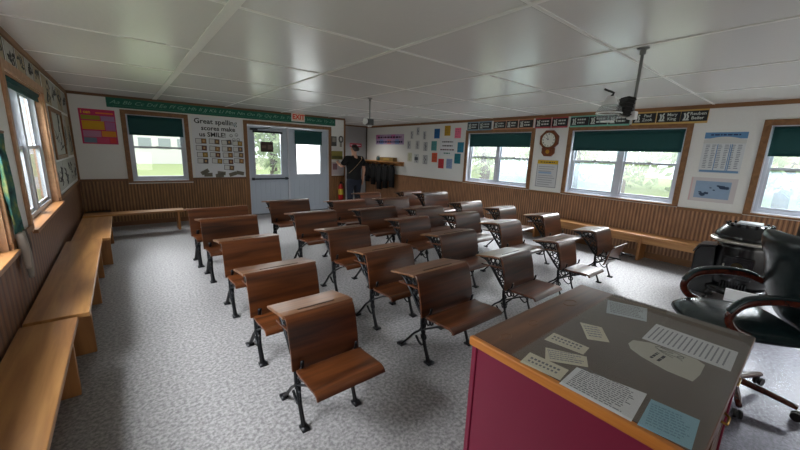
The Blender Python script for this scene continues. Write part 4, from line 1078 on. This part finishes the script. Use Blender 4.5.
for i in range(4):
    a = 5.92+i*.60
    sketch(a, a+.56, 2.0, 2.32, 'tall pencil sketch in the top row beyond the left window, '+names4[i], seed=10+i, m=m_sk if i % 2 else m_sk2)
for i in range(4):
    a = 5.93+i*.60
    sketch(a, a+.55, .94, 1.30, 'pencil sketch in the low row above the left wainscot, '+names4[i], seed=20+i)
sketch(7.2, 7.72, 1.34, 1.96, 'tall pencil sketch between the framed drawing and the corner, nearer one', seed=31)
sketch(7.76, 8.26, 1.34, 1.96, 'tall pencil sketch right in the back left corner', seed=32, m=m_sk2)
N6 = ['at the frame edge', 'second along', 'third along', 'fourth along', 'fifth along', 'last before the casing end']
for i in range(6):
    a = 3.4+i*.41
    t = sketch(a+.02, a+.36, 2.165, 2.335, 'small portrait sketch in the row over the left window, '+N6[i], seed=40+i, m=m_sk2 if i % 2 else m_sk, group='portrait sketches over the left window')
    obj('dark_edge', card(BM(), .16, .185, -.085, .085, .0, .004), m_black, t)
# hanging scarf between the left windows
t = thing('hanging_scarf', 'long green and teal crocheted hanging between the two left windows', 'wall hanging', wmat('left', 3.37, .98, .03))
bm = BM(); N = 7; rows = []
pth = [(-.05, .62), (-.06, .46), (-.04, .28), (0, .1), (.03, -.05)]
for k_, (cx, cy) in enumerate(pth):
    wv = [.07, .09, .10, .10, .08][k_]
    rows.append([bm.verts.new((cx+wv*(i/N*2-1), cy, .012+.014*math.sin(i*2.1+k_))) for i in range(N+1)])
for A_, B_ in zip(rows, rows[1:]):
    for i in range(N): bm.faces.new((A_[i], B_[i], B_[i+1], A_[i+1]))
def scarf_mat():
    m, n, l, b = nm('green_teal_crochet')
    tc = n.new('ShaderNodeTexCoord'); no = n.new('ShaderNodeTexNoise'); no.inputs['Scale'].default_value = 9; no.inputs['Detail'].default_value = 5
    l.new(tc.outputs['Object'], no.inputs['Vector'])
    cr = n.new('ShaderNodeValToRGB'); e = cr.color_ramp.elements
    e[0].position = .35; e[0].color = srgb((30, 62, 66)); e[1].position = .65; e[1].color = srgb((150, 156, 104))
    x = e.new(.48); x.color = srgb((60, 116, 110)); x = e.new(.56); x.color = srgb((96, 132, 92))
    l.new(no.outputs['Fac'], cr.inputs[0]); l.new(cr.outputs[0], b.inputs['Base Color']); b.inputs['Roughness'].default_value = .9
    bp = n.new('ShaderNodeBump'); bp.inputs['Strength'].default_value = .8; l.new(no.outputs['Fac'], bp.inputs['Height']); l.new(bp.outputs[0], b.inputs['Normal'])
    return m
o = obj('cloth', bm, scarf_mat(), t, smooth=True); so = o.modifiers.new('s', 'SOLIDIFY'); so.thickness = .006
for dx, ln, c in ((-.05, .26, (170, 160, 150)), (.0, .34, (150, 146, 140)), (.05, .22, (90, 80, 76))):
    obj('tassel', tube(BM(), [(dx, -.03, .015), (dx+.03, -.03-ln*.5, .02), (dx+.05, -.03-ln, .018)], [.022, .026, .016], 6, 3), plain('tassel_%d' % c[0], c, .9), t, smooth=True)
obj('hanging_rod', tube(BM(), [(-.16, .63, .012), (.06, .63, .012)], .009, 8), m_trimx, t, smooth=True)

# ---------------------------------------------------------------- person, seen from behind
def skin_obj(name, verts, edges, radii, m, parent, sub=2, root=0):
    me = bpy.data.meshes.new(name); me.from_pydata(verts, edges, [])
    o = bpy.data.objects.new(name, me); COL.objects.link(o)
    s = o.modifiers.new('skin', 'SKIN'); s.use_smooth_shade = True
    for i, r in enumerate(radii): me.skin_vertices[0].data[i].radius = r if isinstance(r, tuple) else (r, r)
    me.skin_vertices[0].data[root].use_root = True
    u = o.modifiers.new('sub', 'SUBSURF'); u.levels = sub; u.render_levels = sub
    me.materials.append(m)
    if parent: o.parent = parent
    return o
class Chain:
    def __init__(s): s.v, s.e, s.r = [], [], []
    def add(s, p, r, prev=None):
        s.v.append(p); s.r.append(r); i = len(s.v)-1
        if prev is not None: s.e.append((prev, i))
        return i
pr_ = thing('person', 'person seen from behind in black T-shirt and jeans with a strap across the back', 'person', Matrix.Translation((4.80, 7.9, 0)) @ Matrix.Rotation(math.radians(4), 4, 'Z'))
pr_.scale = (1.16, 1.08, 1)
# local: person faces +y
c = Chain()
pel = c.add((0, 0, .92), (.165, .12))
wst = c.add((0, .0, 1.08), (.15, .11), pel); ch = c.add((0, .0, 1.26), (.165, .115), wst); nb = c.add((0, -.01, 1.42), (.09, .07), ch)
nk = c.add((0, .0, 1.49), .052, nb); hd = c.add((0, .01, 1.56), (.068, .078), nk); h2 = c.add((0, .012, 1.64), (.074, .09), hd); c.add((0, .01, 1.70), (.05, .06), h2)
for s in (-1, 1):
    hip = c.add((s*.095, 0, .84), .095, pel); kn = c.add((s*.10, .01, .48), .062, hip); an = c.add((s*.105, -.01, .08), .04, kn); c.add((s*.115, .12, .035), .036, an)
    sh = c.add((s*.185, -.01, 1.375), .062, ch)
    if s > 0:
        el = c.add((.255, -.04, 1.10), .043, sh); wr = c.add((.27, .03, .86), .031, el); pm = c.add((.272, .045, .78), (.022, .04), wr)
        for k_, (dy, ln) in enumerate(((-.028, .075), (-.01, .088), (.01, .085), (.028, .068))):
            f1 = c.add((.272, .045+dy, .735), .0095, pm); c.add((.262, .05+dy, .735-ln*.8), .0085, f1)
        th_ = c.add((.262, .085, .765), .011, pm); c.add((.252, .095, .725), .0095, th_)
    else:
        el = c.add((-.30, .03, 1.16), .043, sh); wr = c.add((-.27, .25, 1.23), .031, el); pm = c.add((-.255, .31, 1.255), (.022, .036), wr)
        for k_, (dz, ln) in enumerate(((.028, .07), (.01, .08), (-.008, .078), (-.026, .062))):
            f1 = c.add((-.245, .355, 1.26+dz), .0095, pm); c.add((-.24, .355+ln*.5, 1.265+dz), .0085, f1)
        th_ = c.add((-.235, .315, 1.295), .011, pm); c.add((-.225, .34, 1.315), .0095, th_)
body = skin_obj('body', c.v, c.e, c.r, m_skin, pr_)
c = Chain()   # T-shirt
a0 = c.add((0, 0, .76), (.205, .155)); a = c.add((0, 0, .92), (.205, .152), a0); b = c.add((0, 0, 1.08), (.185, .138), a); d = c.add((0, 0, 1.26), (.185, .135), b); e2 = c.add((0, -.008, 1.41), (.105, .085), d); c.add((0, -.004, 1.452), (.068, .062), e2)
sh = c.add((.195, -.01, 1.375), .082, d); c.add((.262, -.04, 1.16), .074, sh)
sh = c.add((-.195, -.01, 1.375), .082, d); c.add((-.31, .012, 1.19), .072, sh)
skin_obj('t_shirt', c.v, c.e, c.r, m_tee, pr_)
c = Chain()   # jeans
a = c.add((0, 0, .93), (.185, .135)); b = c.add((0, -.005, .84), (.19, .14), a)
for s in (-1, 1):
    k1 = c.add((s*.10, 0, .74), .112, b); k2 = c.add((s*.102, .01, .48), .080, k1); c.add((s*.108, -.005, .07), .068, k2)
skin_obj('jeans', c.v, c.e, c.r, m_jean, pr_)
for s in (-1, 1):
    c = Chain(); a = c.add((s*.115, -.04, .045), .045); b = c.add((s*.12, .10, .04), .045, a); c.add((s*.12, .17, .035), .036, b)
    skin_obj('shoe', c.v, c.e, c.r, m_black, pr_)
c = Chain(); a = c.add((0, -.012, 1.62), (.082, .088)); b = c.add((0, -.006, 1.69), (.078, .086), a); c.add((0, .0, 1.74), (.045, .05), b); d = c.add((0, -.055, 1.55), (.06, .045), a)
e_ = c.add((.01, -.125, 1.60), (.05, .045), a); c.add((.01, -.155, 1.59), (.035, .03), e_)
skin_obj('hair', c.v, c.e, c.r, m_hair, pr_)
bm = BM(); tube(bm, [(.16, -.06, 1.42), (.12, -.13, 1.36), (.0, -.155, 1.23), (-.12, -.145, 1.10), (-.2, -.09, 1.0)], .016, 6, 5, (.35, 1))
obj('bag_strap', bm, plain('tan_strap', (150, 124, 90), .7), pr_, smooth=True)
bm = BM(); tube(bm, [(0, .10, 1.625), (0, .122, 1.60), (0, .105, 1.59)], [.01, .015, .008], 6, 2); 
obj('nose', bm, m_skin, body, smooth=True)
for s in (-1, 1):
    obj('ear', lathe(BM(), [(.012, 0), (.024, .006), (.018, .014)], 10, (s*.078 if s > 0 else -.078-.014, .005, 1.615), axis=0), m_skin, body, smooth=True)
    obj('eye', lathe(BM(), [(.004, -.006), (.012, 0), (.004, .006)], 10, (s*.03, .088, 1.635), axis=1), m_white, body, smooth=True)
obj('mouth', tube(BM(), [(-.022, .087, 1.562), (0, .095, 1.56), (.022, .087, 1.562)], .005, 6, 2), plain('lips', (160, 90, 84), .5), body, smooth=True)

# ---------------------------------------------------------------- outdoors
m_lawn = plain('lawn', (158, 178, 120), .95, var=.25, bscale=3)
m_gravel = plain('gravel', (196, 200, 204), .95, var=.1, bscale=6)
struct('lawn', box(BM(), -40, 45, -30, 60, -.3, -.15), m_lawn)
struct('gravel_road', box(BM(), -40, 8.4, 17.5, 23.0, -.15, -.13), m_gravel)
struct('gravel_drive', box(BM(), 8.6, 10.6, -12, 14, -.15, -.13), m_gravel)
struct('porch_slab', box(BM(), 1.6, 5.2, YB+T, YB+1.6, -.15, -.01), m_gravel)
def leaf_mat(name, c1, c2):
    m, n, l, b = nm(name)
    tc = n.new('ShaderNodeTexCoord'); no = n.new('ShaderNodeTexNoise'); no.inputs['Scale'].default_value = 1.7; no.inputs['Detail'].default_value = 4
    l.new(tc.outputs['Object'], no.inputs['Vector'])
    cr = n.new('ShaderNodeValToRGB'); e = cr.color_ramp.elements; e[0].position = .35; e[0].color = srgb(c1); e[1].position = .65; e[1].color = srgb(c2)
    l.new(no.outputs['Fac'], cr.inputs[0]); l.new(cr.outputs[0], b.inputs['Base Color']); b.inputs['Roughness'].default_value = .7
    return m
m_leaf = [leaf_mat('leaf_a', (146, 172, 108), (206, 222, 166)), leaf_mat('leaf_b', (132, 160, 98), (194, 212, 150)), leaf_mat('leaf_c', (160, 184, 130), (214, 228, 186))]
m_bark = plain('bark', (96, 80, 66), .9, bump=.4, bscale=20)
def tree(x, y, h, r, i, label, base=-.15, low=.25):
    t = thing('tree', label, 'tree', (x, y, base), 'trees outside the windows')
    obj('trunk', tube(BM(), [(0, 0, 0), (.05, .03, h*.3), (-.04, .05, h*.6), (0, 0, h*.85)], [.16, .13, .09, .03], 8, 3), m_bark, t, smooth=True)
    bm = BM(); rd = random.Random(i)
    for _ in range(3500):
        while True:
            p = Vector((rd.uniform(-1, 1), rd.uniform(-1, 1), rd.uniform(-1, 1)))
            if .25 < p.length < 1: break
        p *= .75+.25*noise.noise(p*2+Vector((i, 0, 0)))
        q = Vector((p.x*r, p.y*r, h*(low+(1-low)/2)+p.z*h*(1-low)/2))
        s = rd.uniform(.07, .15)
        a = Vector((rd.uniform(-1, 1), rd.uniform(-1, 1), rd.uniform(-1, 1))).normalized(); b = a.orthogonal().normalized()
        v = [bm.verts.new(q+a*s), bm.verts.new(q+b*s*.6), bm.verts.new(q-a*s), bm.verts.new(q-b*s*.6)]
        bm.faces.new(v)
    obj('foliage', bm, m_leaf[i % 3], t)
    return t
TR = [(12.5, .6, 6, 1.9, 'pale leafy tree seen through the window above the stove'), (13, 4.3, 6.5, 1.8, 'leafy tree behind the near half of the middle right window'), (14, 7.7, 7, 1.7, 'leafy tree behind the far half of the middle right window'),
      (14.5, 11.2, 6.5, 1.7, 'leafy tree seen through the window beside the clock, near half'), (13, 14.8, 6.5, 1.8, 'leafy tree seen through the window beside the clock, far half'), (18, 2.5, 8, 2.6, 'tall tree farther out beyond the stove window'),
      (19, 8.5, 8.5, 2.9, 'tall tree farther out beyond the middle right window'), (20, 15, 8.5, 3, 'tall tree farther out beyond the clock window'), (4.6, 13.6, 6, 1.7, 'bushy tree right outside the left glass door'), (8.2, 13.8, 6, 1.7, 'bushy tree outside beyond the right glass door')]
for i, (x, y, h, r, lb) in enumerate(TR): tree(x, y, h, r, i, lb, low=.05)
bm = BM(); rd = random.Random(99)
for i in range(9000):
    u_ = rd.uniform(-14, 34); q = Vector((26+rd.uniform(-1.5, 1.5)+1.2*math.sin(u_*.7), u_, -.15+rd.random()**.8*(9+2*math.sin(u_*.45)+rd.random())))
    s = rd.uniform(.2, .45); a = Vector((rd.uniform(-1, 1), rd.uniform(-1, 1), rd.uniform(-1, 1))).normalized(); b = a.orthogonal().normalized()
    bm.faces.new([bm.verts.new(q+a*s), bm.verts.new(q+b*s*.6), bm.verts.new(q-a*s), bm.verts.new(q-b*s*.6)])
o = obj('treeline', bm, m_leaf[2]); tag(o, 'distant pale line of woods beyond the right windows', 'woods', kind='stuff')
t = thing('white_house', 'white neighbouring building with windows seen through the back window', 'building', (2.5, 37, -.15))
obj('wall', box(BM(), -5, 4.6, 0, 5, 0, 4.4), plain('white_siding', (236, 236, 236), .8), t)
obj('roof', prism(BM(), [(-.4, 4.4), (5.4, 4.4), (2.5, 6.4)], 0, -5.3, 4.3), plain('grey_roof', (150, 150, 156), .8), t)
for x in (-4, -2.6, -1.2, .2, 1.6): 
    f = obj('window', box(BM(), x, x+.9, -.03, 0, 1.3, 2.2), plain('house_window_frame', (150, 160, 166), .5), t)
t = thing('garden_shed', 'pale sided building close outside the left window', 'building', (-7.5, 7.5, -.15))
bm = BM()
for i in range(26): box(bm, -2, .02*(i % 2), -7, 7, i*.16, i*.16+.155)
obj('wall', bm, plain('cream_siding', (240, 238, 230), .8), t)
obj('roof', box(BM(), -2.3, .3, -7.3, 7.3, 4.16, 4.4), plain('grey_roof', (150, 150, 156), .8), t)

# ---------------------------------------------------------------- light
w = bpy.data.worlds.new('overcast'); SC.world = w; w.use_nodes = True
n = w.node_tree.nodes; l = w.node_tree.links
bg = n['Background']; tc = n.new('ShaderNodeTexCoord'); sx = n.new('ShaderNodeSeparateXYZ'); l.new(tc.outputs['Generated'], sx.inputs[0])
cr = n.new('ShaderNodeValToRGB'); cr.color_ramp.elements[0].position = .0; cr.color_ramp.elements[0].color = (.86, .93, 1, 1); cr.color_ramp.elements[1].position = .7; cr.color_ramp.elements[1].color = (1, 1, 1, 1)
l.new(sx.outputs['Z'], cr.inputs[0]); l.new(cr.outputs[0], bg.inputs['Color']); bg.inputs['Strength'].default_value = 1.9
def area(name, loc, direction, sx_, sy_, power, col, spread=180):
    d = bpy.data.lights.new(name, 'AREA'); d.shape = 'RECTANGLE'; d.size = sx_; d.size_y = sy_; d.energy = power; d.color = col; d.spread = math.radians(spread)
    o = bpy.data.objects.new(name, d); COL.objects.link(o)
    o.location = loc; o.rotation_euler = Vector(direction).to_track_quat('-Z', 'Y').to_euler()
    return o
cool = (.93, .97, 1)
for nme, W, p in (('skylight_a', W_A, 130), ('skylight_b', W_B, 140), ('skylight_c', W_C, 130)):
    area(nme, (XR+.75, (W[0]+W[1])/2, 2.25), (-1, 0, -.75), 1.7, .9, p*1.0, cool, 100)
for nme, W, p in (('skylight_l1', W_L1, 78), ('skylight_l2', W_L2, 90)):
    area(nme, (XL-.75, (W[0]+W[1])/2, 2.25), (1, 0, -.75), 1.7, .9, p, cool, 100)
area('skylight_back', (.61, YB+.75, 2.2), (0, -1, -.6), 1.1, .9, 22, cool, 100)
area('skylight_door_1', (2.73, YB+.8, 2.1), (0, -1, -.6), .8, .9, 22, cool, 100)
area('skylight_door_2', (3.74, YB+.8, 1.8), (0, -1, -.4), .8, .9, 16, cool, 100)
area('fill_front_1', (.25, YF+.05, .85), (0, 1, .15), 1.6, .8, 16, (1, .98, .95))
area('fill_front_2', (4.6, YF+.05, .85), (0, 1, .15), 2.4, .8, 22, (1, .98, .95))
area('entry_light', (5.7, 9.1, 2.37), (0, -.05, -1), .8, .8, 10, (1, .98, .95), 130)  # added fill under the recess ceiling, no lamp hangs there
area('room_light_1', (3.6, 6.0, 2.37), (0, 0, -1), 1.6, 1.6, 12, (1, .98, .95), 130)  # added fill at ceiling level over the desks, not a room lamp
SC.view_settings.view_transform = 'Standard'; SC.view_settings.look = 'None'; SC.view_settings.exposure = .12
SC.cycles.use_denoising = True
SC.cycles.max_bounces = 10; SC.cycles.transparent_max_bounces = 16
